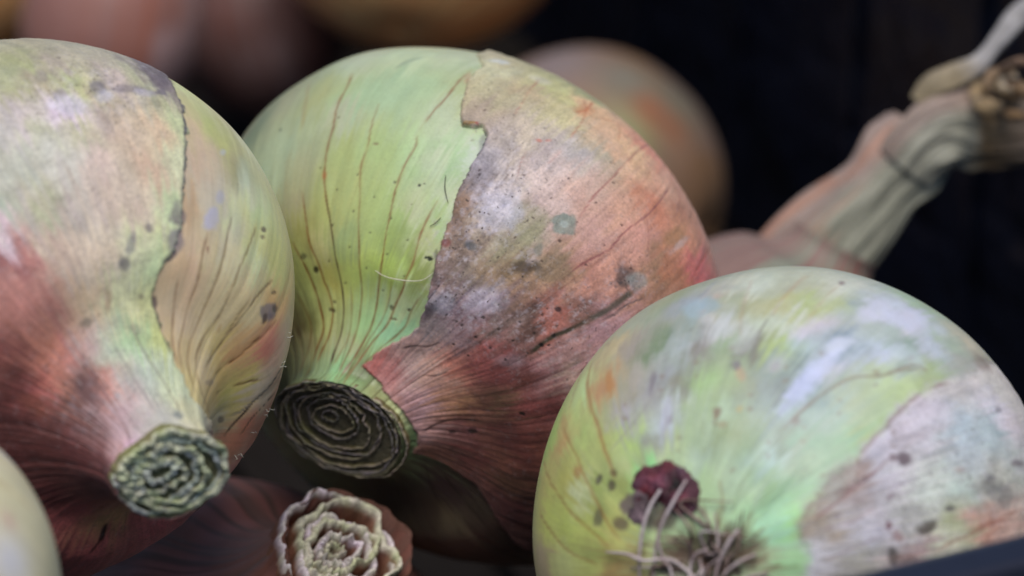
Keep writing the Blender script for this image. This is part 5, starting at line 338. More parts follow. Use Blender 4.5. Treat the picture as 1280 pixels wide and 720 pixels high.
M_droot = simple_material('dark_root_stub', (0.13, 0.085, 0.07), 0.7, 1800.0, 0.5, 0.3, 0.4, col2=(0.26, 0.19, 0.17))
M_rim = simple_material('scuffed_crate_rim', (0.006, 0.008, 0.022), 0.48, 220.0, 0.4, 0.5, 0.2)
M_ground = simple_material('ground_soil', (0.05, 0.045, 0.04), 0.9, 12.0, 0.5, 0.2, 0.5)
if GRAY:
    for m in list(bpy.data.materials):
        nt = m.node_tree; b = nt.nodes['Principled BSDF']
        if 'onion' in m.name:
            for l in list(b.inputs['Base Color'].links): nt.links.remove(l)
            b.inputs['Base Color'].default_value = (0.4, 0.4, 0.4, 1)

# ================================================================ setting: ground, crate
gs = 40.0
g = new_mesh('ground', [(-gs, -gs, -0.1285), (gs, -gs, -0.1285), (gs, gs, -0.1285), (-gs, gs, -0.1285)], [(0, 1, 2, 3)], M_ground, smooth=False); tag(g, kind='structure')
Z0, ZR = -0.1265, 0.0029                      # crate floor underside, rim top
yaw = math.atan2(0.0089, 0.0203)
U = np.array([math.cos(yaw), math.sin(yaw), 0]); Vd = np.array([-math.sin(yaw), math.cos(yaw), 0]); P1 = np.array([0.0426, -0.0783, 0.0])
crate = empty('crate', P1+np.array([0, 0, Z0]), np.stack([U, Vd, [0, 0, 1]], 1))
tag(crate, 'black plastic crate with ribbed walls and a rim that the onions lie in', 'crate')
def boxes(name, L, mat, parent, bevel=0.0008):
    bm = bmesh.new()
    for (x0, x1, y0, y1, z0, z1) in L:
        r = bmesh.ops.create_cube(bm, size=1.0)
        bmesh.ops.scale(bm, vec=(x1-x0, y1-y0, z1-z0), verts=r['verts']); bmesh.ops.translate(bm, vec=((x0+x1)/2, (y0+y1)/2, (z0+z1)/2), verts=r['verts'])
    if bevel: bmesh.ops.bevel(bm, geom=bm.edges[:], offset=bevel, segments=2, affect='EDGES', profile=0.6)
    me = bpy.data.meshes.new(name); bm.to_mesh(me); bm.free(); me.materials.append(mat)
    o = bpy.data.objects.new(name, me); sc.collection.objects.link(o); o.parent = parent
    return o
CX0, CX1, CY1, CH = -0.30, 0.135, 0.60, ZR-Z0      # crate frame: near wall at y=0
def wall(length, along_x, off, start, inward):
    """panel with upright stiffening ribs on the inside"""
    L = []; t = 0.0025
    def put(a0, a1, z0, z1, d0=0.0, d1=t):
        L.append((start+a0, start+a1, off+d0, off+d1, z0, z1) if along_x else (off+d0, off+d1, start+a0, start+a1, z0, z1))
    put(0, length, 0.0, CH-0.0065)
    n = int(length/0.045); st = length/n
    main = list(L); L.clear()
    for k in range(n):
        a = (k+0.5)*st; put(a-0.0009, a+0.0009, 0.010, CH-0.010, *((t+0.0002, t+0.002) if inward > 0 else (-0.002, -0.0002)))
    return main, L
def add_wall(args, nm='side_panel'):
    main, ribs = wall(*args); boxes(nm, main, M_plastic, crate, 0.0005)
    for r in ribs: boxes('rib', [r], M_plastic, crate, 0.0004)
add_wall((CX1-CX0, True, -0.0045, CX0, 1)); add_wall((CX1-CX0, True, CY1, CX0, -1)); add_wall((CY1, False, CX1, 0.0, -1)); add_wall((CY1, False, CX0-0.0025, 0.0, 1))
# rim: rounded lip all round
rw = 0.0062
boxes('rim', [(CX0-rw, CX1+rw, -rw-0.0005, 0.0005, CH-0.0062, CH)], M_rim, crate, 0.0016)
boxes('rim', [(CX0-rw, CX1+rw, CY1-0.001, CY1+rw, CH-0.0062, CH)], M_rim, crate, 0.0016)
boxes('rim', [(CX1-0.001, CX1+rw, 0.0008, CY1-0.0013, CH-0.0062, CH)], M_rim, crate, 0.0016)
boxes('rim', [(CX0-rw, CX0+0.001, 0.0008, CY1-0.0013, CH-0.0062, CH)], M_rim, crate, 0.0016)
fl = [(CX0, CX1, 0.0, CY1, 0.0, 0.003)]
for i in range(1, 14):
    x = CX0+(CX1-CX0)*i/14; fl.append((x-0.0012, x+0.0012, 0.001, CY1-0.001, 0.0032, 0.0075))
for j in range(1, 13):
    y = CY1*j/13; fl.append((CX0+0.001, CX1-0.001, y-0.0012, y+0.0012, 0.0033, 0.0070))
boxes('crate_floor', fl, M_floor, crate, 0.0006)

# ================================================================ painting the skins
def srgb(c):
    c = np.asarray(c, float)/255; return np.where(c <= .04045, c/12.92, ((c+.055)/1.055)**2.4)
class Surf:
    def __init__(s, o, nl, ns):
        s.o, s.nl, s.ns = o, nl, ns
        s.G, s.T, s.s = onion_shape(o, nl, ns); s.P = s.G.reshape(-1, 3)
        s.ch = chart(o, s.T, s.s).reshape(-1, 2)
        C = s.ch.reshape(ns, nl, 2)
        du = np.linalg.norm(np.roll(s.G, -1, 1)-np.roll(s.G, 1, 1), axis=-1)/np.maximum(np.linalg.norm(np.roll(C, -1, 1)-np.roll(C, 1, 1), axis=-1), 1e-6)
        dv = np.linalg.norm(np.gradient(s.G, axis=0), axis=-1)/np.maximum(np.linalg.norm(np.gradient(C, axis=0), axis=-1), 1e-6)
        s.scale = np.sqrt(np.clip(du, 1e-5, 1)*np.clip(dv, 1e-5, 1)).ravel()
        t = s.T.ravel(); ss = np.repeat(s.s, nl)
        s.lon, s.mer = t, ss
        s.fib = np.stack([np.cos(t)*30, np.sin(t)*30, ss*9], 1)
        dGu = np.roll(s.G, -1, 1)-np.roll(s.G, 1, 1); dGv = np.gradient(s.G, axis=0)
        n = np.cross(dGu, dGv); n /= np.linalg.norm(n, axis=-1)[..., None]+1e-12
        s.nrm = n.reshape(-1, 3)
        if np.median((s.nrm*s.P).sum(1)) < 0: s.nrm = -s.nrm
    def pt(s, lon, mer):
        """3D point of a skin coordinate"""
        r = np.clip(np.interp(mer, s.s, np.arange(s.ns)), 0, s.ns-1.001)
        Tt = s.T[0]; c = np.interp(lon, Tt, np.arange(s.nl))
        i, j = int(r), int(min(c, s.nl-1.001)); a, b = r-i, c-j; j2 = (j+1) % s.nl
        return (s.G[i, j]*(1-a)+s.G[i+1, j]*a)*(1-b)+(s.G[i, j2]*(1-a)+s.G[i+1, j2]*a)*b
def poly_sd(pts, Q):
    """signed distance to a polygon, positive inside"""
    P = np.array(pts); n = len(P); best = np.full(len(Q), 1e9); ins = np.zeros(len(Q), bool)
    for k in range(n):
        a, b = P[k], P[(k+1) % n]; e = b-a
        w = Q-a; t = np.clip((w@e)/max(e@e, 1e-12), 0, 1)
        best = np.minimum(best, ((w-t[:, None]*e)**2).sum(1))
        c = ((a[1] <= Q[:, 1]) != (b[1] <= Q[:, 1]))
        with np.errstate(divide='ignore', invalid='ignore'):
            xx = a[0]+(Q[:, 1]-a[1])*e[0]/(e[1] if e[1] else 1e-12)
        ins ^= c & (Q[:, 0] < xx)
    return np.where(ins, 1, -1)*np.sqrt(best)
def paint(S, D, ragged=0.012, soft=0.00005):
    P = S.P; seed = S.o['seed']*11.3
    wob = np.stack([fbm(P*700+seed, 3), fbm(P*700+seed+40, 3)], 1)
    wob2 = np.stack([fbm(P*180+seed, 2), fbm(P*180+seed+40, 2)], 1)
    Q = S.ch + wob*ragged*0.8 + wob2*ragged*0.8
    sd = poly_sd(D['husk'], Q)*S.scale if D.get('husk') else np.full(len(P), -1.0)
    region = sd > 0
    Pw = P + np.stack([fbm(P*260+seed+9, 3), fbm(P*260+seed+19, 3), fbm(P*260+seed+29, 3)], 1)*0.0016
    G_ = S.G; mt = np.gradient(G_, axis=0); mt = (mt/(np.linalg.norm(mt, axis=-1)[..., None]+1e-12)).reshape(-1, 3)
    Pw = Pw + mt*((fbm(S.fib*np.array([1.1, 1.1, .5])+seed+31, 3)*0.0030 + fbm(S.fib*np.array([3.2, 3.2, .9])+seed+61, 2)*0.0016)*sstep(0, .06, S.mer)*sstep(1.0, .93, S.mer))[:, None]
    out = np.zeros((len(P), 3)); blend = sstep(-soft, soft, sd)
    cols = D['cols']
    for reg in (0, 1):
        cc = [c for c in cols if c[5] == reg]
        if not cc: continue
        num = 0; den = 0
        wgt = blend if reg else 1-blend
        idx = wgt > 0
        if not idx.any(): continue
        Pi = Pw[idx]
        for c in cc:
            p = S.pt(c[0], c[1]); d2 = ((Pi-p)**2).sum(1)
            w = 1/(d2+0.0022**2)**1.9*1e-12
            num = num + w[:, None]*np.array(c[2:5])[None]; den = den + w
        out[idx] += num/den[:, None]*wgt[idx][:, None]
    # fine life of the tissue
    fib = S.fib
    st = fbm(fib*np.array([1.3, 1.3, .6])+seed, 4)
    st2 = fbm(fib*np.array([4.5, 4.5, 1.5])+seed+5, 3)
    mot = fbm(P*420+seed, 5, 0.6); low = fbm(P*110+seed+3, 3)
    worn = np.clip(S.wornmap(P) if hasattr(S, 'wornmap') else 0, 0, 1)
    g = ~region
    grit = S.o.get('grit', 1.0); amp = np.where(region, 0.13+0.24*worn, 0.04*grit)
    out *= (1+amp*1.3*mot+np.where(region, 0.08, 0.06)*st+np.where(region, 0.045, 0.03)*st2)[:, None]
    tint = 0.05*low[:, None]*np.array([1.0, -0.2, -0.8]); out *= (1+tint)
    pep = noise3(P*2100+seed+7)
    k = sstep(0.36, 0.55, pep)*np.where(region, 0.16+0.75*worn, 0.06*grit)*sstep(-.3, .5, low+0.3)
    out = out*(1-k[:, None])+np.array([.07, .05, .05])*k[:, None]
    wh = sstep(0.10, 0.45, fbm(np.stack([P[:, 0]*1000, P[:, 1]*1000, P[:, 2]*500], 1)+seed+77, 4, .65))*worn*0.6
    out = out*(1-wh[:, None])+np.array([.55, .50, .58])*wh[:, None]
    hgt = np.zeros(len(P))
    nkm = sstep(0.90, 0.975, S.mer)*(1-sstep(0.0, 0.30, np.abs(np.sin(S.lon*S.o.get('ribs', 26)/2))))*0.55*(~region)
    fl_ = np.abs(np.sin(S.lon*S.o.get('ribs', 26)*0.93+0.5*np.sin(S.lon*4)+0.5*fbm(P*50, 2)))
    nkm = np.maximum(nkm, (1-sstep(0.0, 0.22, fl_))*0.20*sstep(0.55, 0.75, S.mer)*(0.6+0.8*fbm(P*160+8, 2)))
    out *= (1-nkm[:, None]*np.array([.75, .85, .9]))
    for (reg, w, stg, c, pts) in D['lines']:
        L = np.array([S.pt(*q) for q in pts]); L = catmull(L, np.linspace(0, 1, len(L)*4)) if len(L) > 2 else L
        ctr = L.mean(0); R = np.linalg.norm(L-ctr, axis=1).max()+0.003
        near = np.nonzero((((P-ctr)**2).sum(1) < R*R) & (region == bool(reg)))[0]
        if not len(near): continue
        Pn = P[near] + np.stack([noise3(P[near]*200+seed), noise3(P[near]*200+50), noise3(P[near]*200+90)], 1)*0.00016
        best = np.full(len(near), 1e9); tb = np.zeros(len(near)); n = len(L)-1
        for i in range(n):
            e = L[i+1]-L[i]; ww = Pn-L[i]; t = np.clip((ww@e)/max(e@e, 1e-14), 0, 1)
            d2 = ((ww-t[:, None]*e)**2).sum(1); m = d2 < best; best[m] = d2[m]; tb[m] = (i+t[m])/n
        d = np.sqrt(best); wd = w*0.001*0.5
        wd = wd*(1+0.35*noise3(P[near]*600+3))
        f = (1-sstep(0.35, 1.25, d/wd))*stg*(0.97+0.3*noise3(P[near]*500+9))
        f *= sstep(0, 0.08, tb)*0.6+0.4; f *= sstep(1, 0.92, tb)*0.6+0.4
        f = np.clip(f, 0, 1)
        halo = (1-sstep(0.5, 3.0, d/wd))*0.16*stg
        cc = np.array(c)
        out[near] = out[near]*(1-halo[:, None])+out[near]*np.array([1.05, .9, .7])*halo[:, None]
        out[near] = out[near]*(1-f[:, None])+cc*f[:, None]
        hgt[near] -= f*0.00005
    for (c, u, v, rx, ry, col, stg, soft) in D['spots']:
        p = S.pt(*c); eu = S.pt(*u)-p; ev = S.pt(*v)-p
        R = max(np.linalg.norm(eu)*rx, np.linalg.norm(ev)*ry)*(2.4)+0.0004
        near = np.nonzero(((P-p)**2).sum(1) < R*R)[0]
        if not len(near): continue
        q = P[near]-p; G2 = np.array([[eu@eu, eu@ev], [eu@ev, ev@ev]]); rhs = np.stack([q@eu, q@ev], 1); ab = rhs@np.linalg.inv(G2+np.eye(2)*1e-12)
        r = np.hypot(ab[:, 0]/rx, ab[:, 1]/ry)
        big = min(1.0, max(rx, ry)/1.2)
        r = r*(1+0.38*big*fbm(P[near]*520+seed, 4, .6)+0.12*noise3(P[near]*1500))
        f = (1-sstep(1-0.5*soft, 1+0.45*soft, r))*stg*(1+0.25*mot[near]*big)
        f = np.clip(f, 0, 1)
        out[near] = out[near]*(1-f[:, None])+np.array(col)*f[:, None]
        if sum(col) < 0.35: hgt[near] -= f*0.00008
    return np.clip(out, 0.004, 0.8), sd, region, worn, hgt, mot, st
def build_onion(key, nl, ns, name_parent, parts=True, ragged=0.012, worn=None, husk_lift=0.00028, soft=0.00005):
    o = ON[key]; S = Surf(o, nl, ns); D = PAINT[key]
    if worn is not None:
        W = [(S.pt(*w[:2]) if len(w) == 4 else None, w[-2], w[-1]) for w in worn]
        def wm(P):
            r = 0
            for p, rad, a in W: r = np.maximum(r, a*np.exp(-((P-p)**2).sum(1)/(rad*rad)))
            return r
        S.wornmap = wm
    col, sd, region, wr, hgt, mot, st = paint(S, D, ragged, soft)
    P = S.P; n = S.nrm
    Pb = P + n*(hgt*(~region))[:, None]
    F = gridfaces(ns, nl)
    rc = region.reshape(-1)
    deep = (sd > 0.002)
    keep = ~deep[F].all(1)
    used = np.unique(F[keep]); mp = -np.ones(len(P), int); mp[used] = np.arange(len(used))
    w0 = np.where(region, 0.3, 0.04)
    bulb = new_mesh('bulb', Pb[used], mp[F[keep]], M_flesh, name_parent,
                    attrs=dict(skin=('FLOAT_COLOR', col[used]), fibre=('FLOAT_VECTOR', S.fib[used]), wear=('FLOAT', w0[used])))
    if D.get('husk'):
        fm = region[F].sum(1) >= 1
        used = np.unique(F[fm]); mp = -np.ones(len(P), int); mp[used] = np.arange(len(used))
        near = sstep(0, 0.0014, sd)
        curl = 1+2.2*np.clip(fbm(P*90+5, 2), 0, 1)*sstep(0.003, 0.0002, sd)
        lift = np.where(sd < 0.00003, -0.00012, husk_lift*sstep(-0.0001, 0.00014, sd)*curl)
        wr_ = 0.00007*st*sstep(0, .002, sd) + 0.00007*mot*sstep(0, .001, sd)
        Ph = P + n*(lift+wr_+hgt)[:, None]
        c2 = col.copy(); edge = np.exp(-(np.clip(sd, 0, 1)/0.00022)**2)*0.45
        c2 = c2*(1-edge[:, None]*(0.55 if soft < 0.0005 else 0.0))
        husk = new_mesh('dry_skin', Ph[used], mp[F[fm]], M_paper, name_parent,
                        attrs=dict(skin=('FLOAT_COLOR', c2[used]), fibre=('FLOAT_VECTOR', S.fib[used]), wear=('FLOAT', np.clip(0.25+0.75*wr, 0, 1)[used])))
    return S
def neck_cut(S, parent, fracs, ecc=(0, 0), bowl=0.0, depth=0.0016, thick=0.00035, hamp=0.0005, wob=0.05, edge=(.3, .28, .25), side=(.08, .07, .04), floor=(.05, .04, .035), seed=0, nlon=200, n2=0, jitter=0.0, edge2=None, rough=0.00005, style='flat', spiral=0.0):
    """the sawn-off neck: a floor and one standing rim per leaf layer"""
    rim = S.G[-1]; k = np.linspace(0, S.nl, nlon, endpoint=False).astype(int); rim = rim[k]; nrm = np.array([0, 0, 1.0])
    rc = rim.mean(0); th = np.linspace(0, 2*math.pi, nlon, endpoint=False)
    sz = np.linalg.norm(rim-rc, axis=1).mean()
    ec = rc + np.array([ecc[0], ecc[1], 0])*sz
    def contour(f, s2):
        f = np.broadcast_to(f, (nlon,)); ct = ec*(1-f[:, None])+rc*f[:, None]
        r0 = rim-rc
        z = np.stack([np.cos(th)*1.2, np.sin(th)*1.2, np.full(nlon, s2*3.1)], 1)
        z3 = np.stack([np.cos(th)*3.6, np.sin(th)*3.6, np.full(nlon, s2*7.3)], 1)
        w = 1+(wob*noise3(z*1.1+seed)*1.5 + wob*0.22*noise3(z3+seed))*np.minimum(1.0, (1-f)*6+0.1)
        return ct + r0*(f*w)[:, None], z3
    # floor disc
    fr = np.linspace(0, 1.0, 40); V = []; C = []
    for f in fr:
        c, z = contour(f, 0.5 if f < .98 else 0); dz = -depth*(0.75 if f < .97 else 0.0) - bowl*(1-f)
        V.append(c+nrm*dz+nrm*(0.00012*noise3(c*2500)[:, None])*(f < .97)); C.append(np.array(floor)*(1+0.5*fbm(c*1500, 3))[:, None])
    fl = new_mesh('neck_cut', np.concatenate(V), gridfaces(40, nlon), M_cut, parent, attrs=dict(skin=('FLOAT_COLOR', np.clip(np.concatenate(C), 0.01, 1))))
    for i, f in enumerate(fracs):
        c, z = contour(f*(1+spiral*np.sin(th+i*2.4)) if spiral else f, i+1); dirn = c-c.mean(0); dirn /= np.linalg.norm(dirn, axis=1)[:, None]+1e-9
        h = hamp*(noise3(z*1.4+i*5)+0.25*noise3(z*4+i)) + jitter*math.sin(i*2.7+seed)
        tk = thick*(1+0.4*noise3(z+30))*min(1, f*3+.3)
        prof = [(-.5, -1.0), (-.5, -.5), (-.5, -.12), (-.44, 0.), (-.2, .012), (.2, .0), (.44, -.015), (.5, -.12), (.5, -.5), (.5, -1.0)] if style == 'flat' else [(-.5, -1.0), (-.55, -.6), (-.5, -.25), (-.42, -.06), (-.2, .03), (0.05, .05), (.25, .02), (.45, -.07), (.52, -.3), (.55, -.6), (.5, -1.0)]
        V = []; C = []
        for a, bz in prof:
            zz = h + bz*depth if bz > -.9 else -depth*1.05 + 0*h
            p = c + dirn*(tk*a)[:, None] + nrm*(zz - bowl*(1-f))[:, None]
            p = p + dirn*(rough*noise3(p*2600)[:, None])
            V.append(p); e = sstep(-.3, -.02, bz); q = (1+0.55*fbm(p*1400+i, 3))[:, None]
            ed = np.array(edge2 if (edge2 and i % 2) else edge)
            C.append((np.array(side)*(1-e)+ed*e)*q*(np.array([1, 1, 1])+.25*noise3(p*500+40)[:, None]*np.array([.6, .2, 1.2])))
        m = len(prof)
        new_mesh('layer', np.concatenate(V), gridfaces(m, nlon), M_cut, fl, attrs=dict(skin=('FLOAT_COLOR', np.clip(np.concatenate(C), 0.008, .8))))
    return fl, rc, sz
# ================================================================ the three onions in front
GRP = 'onions heaped in the crate'
def onion_root(key, label):
    o = ON[key]; e = empty('onion', o['c'], basis(o['axis'], AZ)); tag(e, label, 'onion', GRP); return e
RES = 1.0
eC = onion_root('C', 'middle onion half green, half pinkish dry skin, its dark ringed neck cut facing down left')
SC = build_onion('C', int(720*RES), int(540*RES), eC, ragged=0.0045, worn=[(q[0], q[1], r, a) for q, r, a in WORN['C']], husk_lift=0.00042)
neck_cut(SC, eC, [.985, .95, .91, .855, .775, .67, .555, .425, .29, .12], ecc=(-0.2, 0.28), bowl=0.0002, depth=0.0008, thick=0.00017, hamp=0.00035, wob=0.11,
         edge=(.40, .35, .27), side=(.14, .12, .05), floor=(.13, .12, .08), seed=3, edge2=(.26, .24, .24), rough=0.00006, nlon=300, spiral=.07)
eL = onion_root('L', 'large left onion with long pale green neck bent down to a ragged greenish cut')
SL = build_onion('L', int(600*RES), int(470*RES), eL, worn=[(q[0], q[1], r, a) for q, r, a in WORN['L']])
neck_cut(SL, eL, [.96, .86, .73, .59, .43, .24], ecc=(0.12, 0.15), bowl=0.0, depth=0.0013, thick=0.00095, hamp=0.0006, wob=0.20, spiral=.10,
         edge=(.56, .58, .40), side=(.20, .19, .09), floor=(.20, .19, .10), seed=8, jitter=0.00025, edge2=(.52, .56, .48), rough=0.0001)
eR = onion_root('R', 'right onion in front, root end with pale roots facing out, green and whitish skin')
SR = build_onion('R', int(600*RES), int(450*RES), eR, worn=[(q[0], q[1], r, a) for q, r, a in WORN['R']], husk_lift=0.00003, soft=0.0012)
for i, (r, tp, pts) in enumerate(TUBES['R']):
    p = np.array(pts)/1000; rr = r*PX*0.5*1.15
    V, F = tube(p, [rr*.9, rr*1.1, rr, rr*.9, rr*tp], 8, i, .12)
    new_mesh('root', V, F, M_root, eR)
def loose(key, nm, mat, label, cat):
    (r, tp, pts), = TUBES[key]; o = ON['C']; B = basis(o['axis'], AZ); W = np.array(pts)/1000@B.T+o['c']
    rr = r*PX*0.5; V, F = tube(W-W[0], [rr*.6, rr, rr*tp], 8, 1, .15)
    ob = new_mesh(nm, V, F, mat); ob.location = W[0]; tag(ob, label, cat)
loose('hairC', 'dry_fibre', M_hair, 'pale curved dry root fibre lying on the green skin of the middle onion', 'fibre')
loose('twigC', 'twig', M_twig, 'thin dark upright twig scrap on green skin beside the dry skin edge', 'twig')
loose('twig2C', 'twig', M_twig, 'shorter slanting dark twig scrap just below the upright one', 'twig')
# tiny frayed hairs along worn edges
def frays(S, parent, spots, seed):
    rs = np.random.RandomState(seed)
    for (lon, mer, n) in spots:
        for k in range(n):
            p = S.pt(lon+rs.normal()*.02, mer+rs.normal()*.008); d = p/np.linalg.norm(p); t = rs.normal(size=3)*.5
            L = 0.0003+0.0005*rs.rand(); q = p+(d+t)*L*.6; e = q+(d*.3+rs.normal(size=3)*.6)*L*.5
            V, F = tube([p, q, e], [0.00006, 0.00005, 0.00003], 5, k)
            new_mesh('skin_hair', V, F, M_hair, parent)

frays(SL, eL, FRAY['L'], 3); frays(SC, eC, FRAY['C'], 5)
# frayed root base and a shrivelled flake of old skin on the right onion
rs = np.random.RandomState(4)
for k in range(18):
    lon = rs.uniform(-math.pi, math.pi); m0 = rs.uniform(0.0, 0.05); m1 = m0+rs.uniform(.02, .055)
    a = SR.pt(lon, m0); b = SR.pt(lon+rs.normal()*.5, (m0+m1)/2); c = SR.pt(lon+rs.normal()*.7, m1)
    up = np.array([0, 0, -1.0]); l = 0.0003+0.0011*rs.rand()
    V, F = tube([a, b*(1+.02*rs.rand())+up*l, c*(1+.004+.03*rs.rand()**2)], [.00026, .00018, .00006], 6, k, .2)
    new_mesh('root', V, F, M_droot if k % 4 else M_root, eR)
def flake(S, parent, lonmer, r, mat, col, seed, lift):
    c = S.pt(*lonmer); n = c/np.linalg.norm(c); x = np.cross(n, [0, 1, .2]); x /= np.linalg.norm(x); y = np.cross(n, x)
    nr_, na = 22, 90; a = np.linspace(0, 2*math.pi, na, endpoint=False); V = []; C = []
    for i in range(nr_+1):
        f = i/nr_; ro = r*f*(1+.30*np.sin(a*2+seed)+.16*np.sin(a*3+seed*2)+.14*noise3(np.stack([np.cos(a)*3, np.sin(a)*3, np.full(na, seed*1.7)], 1))+.07*noise3(np.stack([np.cos(a)*8, np.sin(a)*8, np.full(na, seed+.5)], 1)))
        p = c+(np.cos(a)*ro)[:, None]*x+(np.sin(a)*ro)[:, None]*y
        p = p-n*(ro**2/(2*S.o['a']))[:, None]*1.0+n*(lift*(1-f**4)+.0005*fbm(p*420+seed, 3)*(1-f**3)+.00025*noise3(p*1100))[:, None]
        V.append(p); C.append(np.array(col)*(1+1.3*fbm(p*420+seed, 4))[:, None]+np.array([.14, .01, .015])*np.clip(fbm(p*300+seed, 2), 0, 1)[:, None]+np.array([.04, .03, .05])*np.clip(fbm(p*360+seed+9, 2), 0, 1)[:, None])
    return new_mesh('skin_flake', np.concatenate(V), gridfaces(nr_+1, na), M_cut, parent, attrs=dict(skin=('FLOAT_COLOR', np.clip(np.concatenate(C), .01, .8))))
flake(SR, eR, FLAKE[0], 38*PX, M_cut, (.06, .018, .028), 2, .00045)
flake(SR, eR, FLAKE[1], 19*PX, M_cut, (.13, .09, .10), 5, .0003)
# ================================================================ plainer onions round about
def plain(key, label, pal, nl=260, ns=200, veins=0.35, lon_cols=(), res_m=None, streak=1.0):
    o = ON[key]; e = onion_root(key, label); S = Surf(o, nl, ns)
    P = S.P; seed = o['seed']*5.7
    a = fbm(P*38+seed, 3); b = fbm(P*90+seed+9, 3); st = fbm(S.fib*np.array([.35, .35, .12])+seed, 3)
    C = np.array(pal[0])[None]*np.ones((len(P), 1))
    for c, (src, lo, hi) in zip(pal[1:], ((a, .0, .35), (st, .05, .35), (b, .1, .4))):
        f = sstep(lo, hi, src)[:, None]; C = C*(1-f)+np.array(c)*f
    for (lon, mer, rad, c, amt) in lon_cols:
        p = S.pt(lon, mer); f = np.exp(-((P-p)**2).sum(1)/(rad*rad))[:, None]*amt; C = C*(1-f)+np.array(c)*f
    vn = np.abs(np.sin(S.lon*11+0.5*np.sin(S.lon*3+seed)+.6*fbm(P*60, 2)))
    v = (1-sstep(0.03, 0.14, vn))*veins*sstep(-.3, .3, st+.2)
    C = C*(1-v[:, None])+C*np.array([.55, .35, .25])*v[:, None]
    C *= (1+.12*st*streak+.08*b)[:, None]
    new_mesh('bulb', P, gridfaces(ns, nl), M_soft, e, attrs=dict(skin=('FLOAT_COLOR', np.clip(C, .01, .8)), fibre=('FLOAT_VECTOR', S.fib), wear=('FLOAT', np.full(len(P), .15))))
    return e, S
eF, SF = plain('F', 'pale cream onion at the lower left corner, blurred and nearest the camera', [(.62, .57, .37), (.58, .55, .50), (.56, .50, .30)], veins=.25, lon_cols=BCOL['F'])
eU, SU = plain('U', 'lowest onion, purplish brown with a shrivelled pinkish white neck poking up', [(.20, .085, .065), (.32, .13, .11), (.14, .075, .06)], 420, 320, veins=.6)
neck_cut(SU, eU, [.90, .74, .58, .43, .28, .13], ecc=(0.10, -0.1), bowl=-0.0015, depth=0.0065, thick=0.0012, hamp=0.0011, wob=0.22, spiral=.12, style='round',
         edge=(.62, .56, .58), side=(.30, .14, .09), floor=(.12, .05, .035), seed=11, nlon=260, jitter=0.0005, edge2=(.56, .55, .42), rough=0.00012)
plain('B1', 'orange brown onion cut off by the top left corner', [(.64, .30, .10), (.56, .19, .08), (.56, .33, .16)])
plain('B2', 'pinkish purple onion behind the large left one, beside the orange one', [(.26, .125, .105), (.33, .22, .22), (.25, .09, .06)])
plain('B3', 'dim greyish purple onion in the gap between left and middle onions', [(.13, .07, .065), (.19, .125, .125), (.12, .042, .033)])
plain('B4', 'big golden brown onion at the top edge behind the middle one', [(.74, .36, .14), (.74, .46, .19), (.64, .26, .09)])
plain('B5', 'grey brown onion with an orange patch right behind the middle onion', [(.21, .115, .055), (.18, .12, .10)], lon_cols=BCOL['B5'])
# onion with the long bent neck at the right
e6, S6 = plain('B6', 'onion at the right whose long bent dry neck rises to the frame edge', [(.24, .15, .13), (.26, .12, .09), (.20, .22, .17)], veins=.25)
B6m = basis(ON['B6']['axis'], AZ)
def loc6(pts): return [(at(x, y, d)-ON['B6']['c'])@B6m for x, y, d in pts]
def neck6(name, pts, hw, flat, colf, nseg=120, nc=160, fold=.22, seed=0, twist=0.0):
    C = catmull(loc6(pts), np.linspace(0, 1, nseg)); r = catmull(np.array(hw, float)[:, None], np.linspace(0, 1, nseg))[:, 0]*PX*0.70/0.60*(0.90 if nc > 50 else 1)
    t = np.gradient(C, axis=0); t /= np.linalg.norm(t, axis=1)[:, None]
    view = AZ@B6m; a = np.linspace(0, 2*math.pi, nc, endpoint=False); V = []; Q = []
    for k in range(nseg):
        x = np.cross(t[k], view); x /= np.linalg.norm(x); y = np.cross(x, t[k]); T = k/(nseg-1)
        aa = a+twist*T
        f = 1-0.055*(nc > 50)*(1-np.abs(np.sin(a*6.5+1.5*math.sin(T*5+seed)+seed)))**3+fold*(noise3(np.stack([np.cos(a)*2.2, np.sin(a)*2.2, np.full(nc, T*2.5+seed)], 1))+.5*np.abs(noise3(np.stack([np.cos(a)*7, np.sin(a)*7, np.full(nc, T*2+seed)], 1))))
        V.append(C[k]+r[k]*f[:, None]*(np.cos(aa)[:, None]*x+flat*np.sin(aa)[:, None]*y)); Q.append(np.stack([np.full(nc, T), -np.cos(a), a], 1))
    V = np.concatenate(V); Q = np.concatenate(Q); col = colf(Q, V)
    fibv = np.stack([np.cos(Q[:, 2])*18, np.sin(Q[:, 2])*18, Q[:, 0]*5], 1)
    return new_mesh(name, V, gridfaces(nseg, nc), M_paper, e6, attrs=dict(skin=('FLOAT_COLOR', np.clip(col, .01, .8)), fibre=('FLOAT_VECTOR', fibv), wear=('FLOAT', np.full(len(V), .1))))
def colA(Q, V):
    T, c = Q[:, 0], Q[:, 1]      # c: +1 upper left edge, -1 lower right edge
    n = fbm(V*90, 3); st = fbm(np.stack([c*5, T*2, Q[:, 2]*0], 1)+3, 3)
    up = sstep(.05, .75, c+.35*n); C = np.array([.42, .46, .38])*(1-up[:, None])+np.array([.42, .34, .31])*up[:, None]
    g = sstep(.45, .1, T)*sstep(.0, .4, -c); C = C*(1-g[:, None])+np.array([.32, .48, .38])*g[:, None]
    o = sstep(.12, .35, st)*sstep(.0, .5, c+.4)*.7; C = C*(1-o[:, None])+np.array([.42, .22, .15])*o[:, None]
    return C*.62*(1+.45*st+.2*n)[:, None]*np.array([1.05,.97,.92])
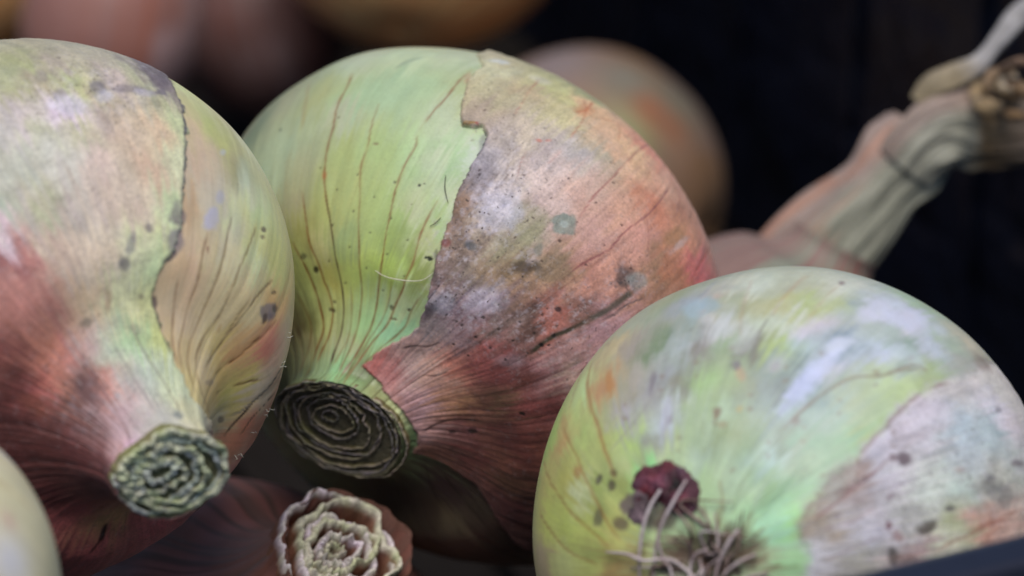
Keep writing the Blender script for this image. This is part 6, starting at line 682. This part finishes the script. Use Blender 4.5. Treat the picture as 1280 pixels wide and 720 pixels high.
def colB(Q, V):
    T, c = Q[:, 0], Q[:, 1]; n = fbm(V*120, 3); st = fbm(np.stack([c*5, T*2, Q[:, 2]*0], 1)+9, 3)
    up = sstep(.1, .6, Q[:, 1])[:, None]; C = np.array([.44, .46, .40])*(1-up)+np.array([.42, .34, .31])*up; b = sstep(.42, .66, T+.12*n); C = C*(1-b[:, None])+np.array([.27, .19, .10])*b[:, None]
    e = sstep(.62, .9, T); C = C*(1-e[:, None])+np.array([.24, .19, .15])*e[:, None]
    return C*.6*(1+.5*st+.25*n)[:, None]*np.array([1.04,.99,.92])
nk = neck6('neck', [(985, 400, .70), (1000, 352, .70), (1037, 300, .700), (1082, 252, .70), (1118, 212, .70), (1150, 178, .702)], [88, 68, 52, 60, 56, 54], .62, colA, seed=2)
neck6('neck_end', [(1128, 205, .697), (1150, 178, .696), (1178, 160, .697), (1215, 158, .70), (1262, 160, .70), (1310, 158, .70)], [40, 54, 58, 50, 44, 44], .55, colB, seed=5, fold=.28)
neck6('dry_leaf', [(1150, 128, .697), (1166, 108, .696), (1190, 96, .696), (1222, 80, .697), (1248, 50, .698), (1272, 22, .70), (1300, 0, .70)], [14, 16, 11, 10, 11, 14, 12], .4,
      lambda Q, V: (np.array([.27, .22, .14])*(1-sstep(.25, .5, Q[:, 0]))[:, None]+np.array([.30, .29, .29])*sstep(.25, .5, Q[:, 0])[:, None])*(1+.3*fbm(V*300, 3))[:, None], 70, 24, .2, 7)
for k, (cx, cy, r0, w, c) in enumerate([(1258, 106, 22, 6, (.20, .13, .07)), (1264, 104, 11, 4, (.36, .30, .22)), (1240, 120, 17, 8, (.24, .17, .09)), (1272, 128, 22, 7, (.16, .10, .05)), (1275, 92, 20, 5, (.18, .11, .07))]):
    pts = [(cx+r0*math.cos(a)*1.1, cy+r0*.8*math.sin(a), .692+.004*math.sin(a*1.5+k)) for a in np.linspace(.4*k, .4*k+5.2, 8)]
    neck6('curled_tip', pts, [w*.6]+[w*(1+.3*math.sin(j*2.1+k)) for j in range(6)]+[w*.5], .7, (lambda cc: (lambda Q, V: np.array(cc)*(1+.6*fbm(V*400, 3))[:, None]))(c), 60, 16, .25, k)
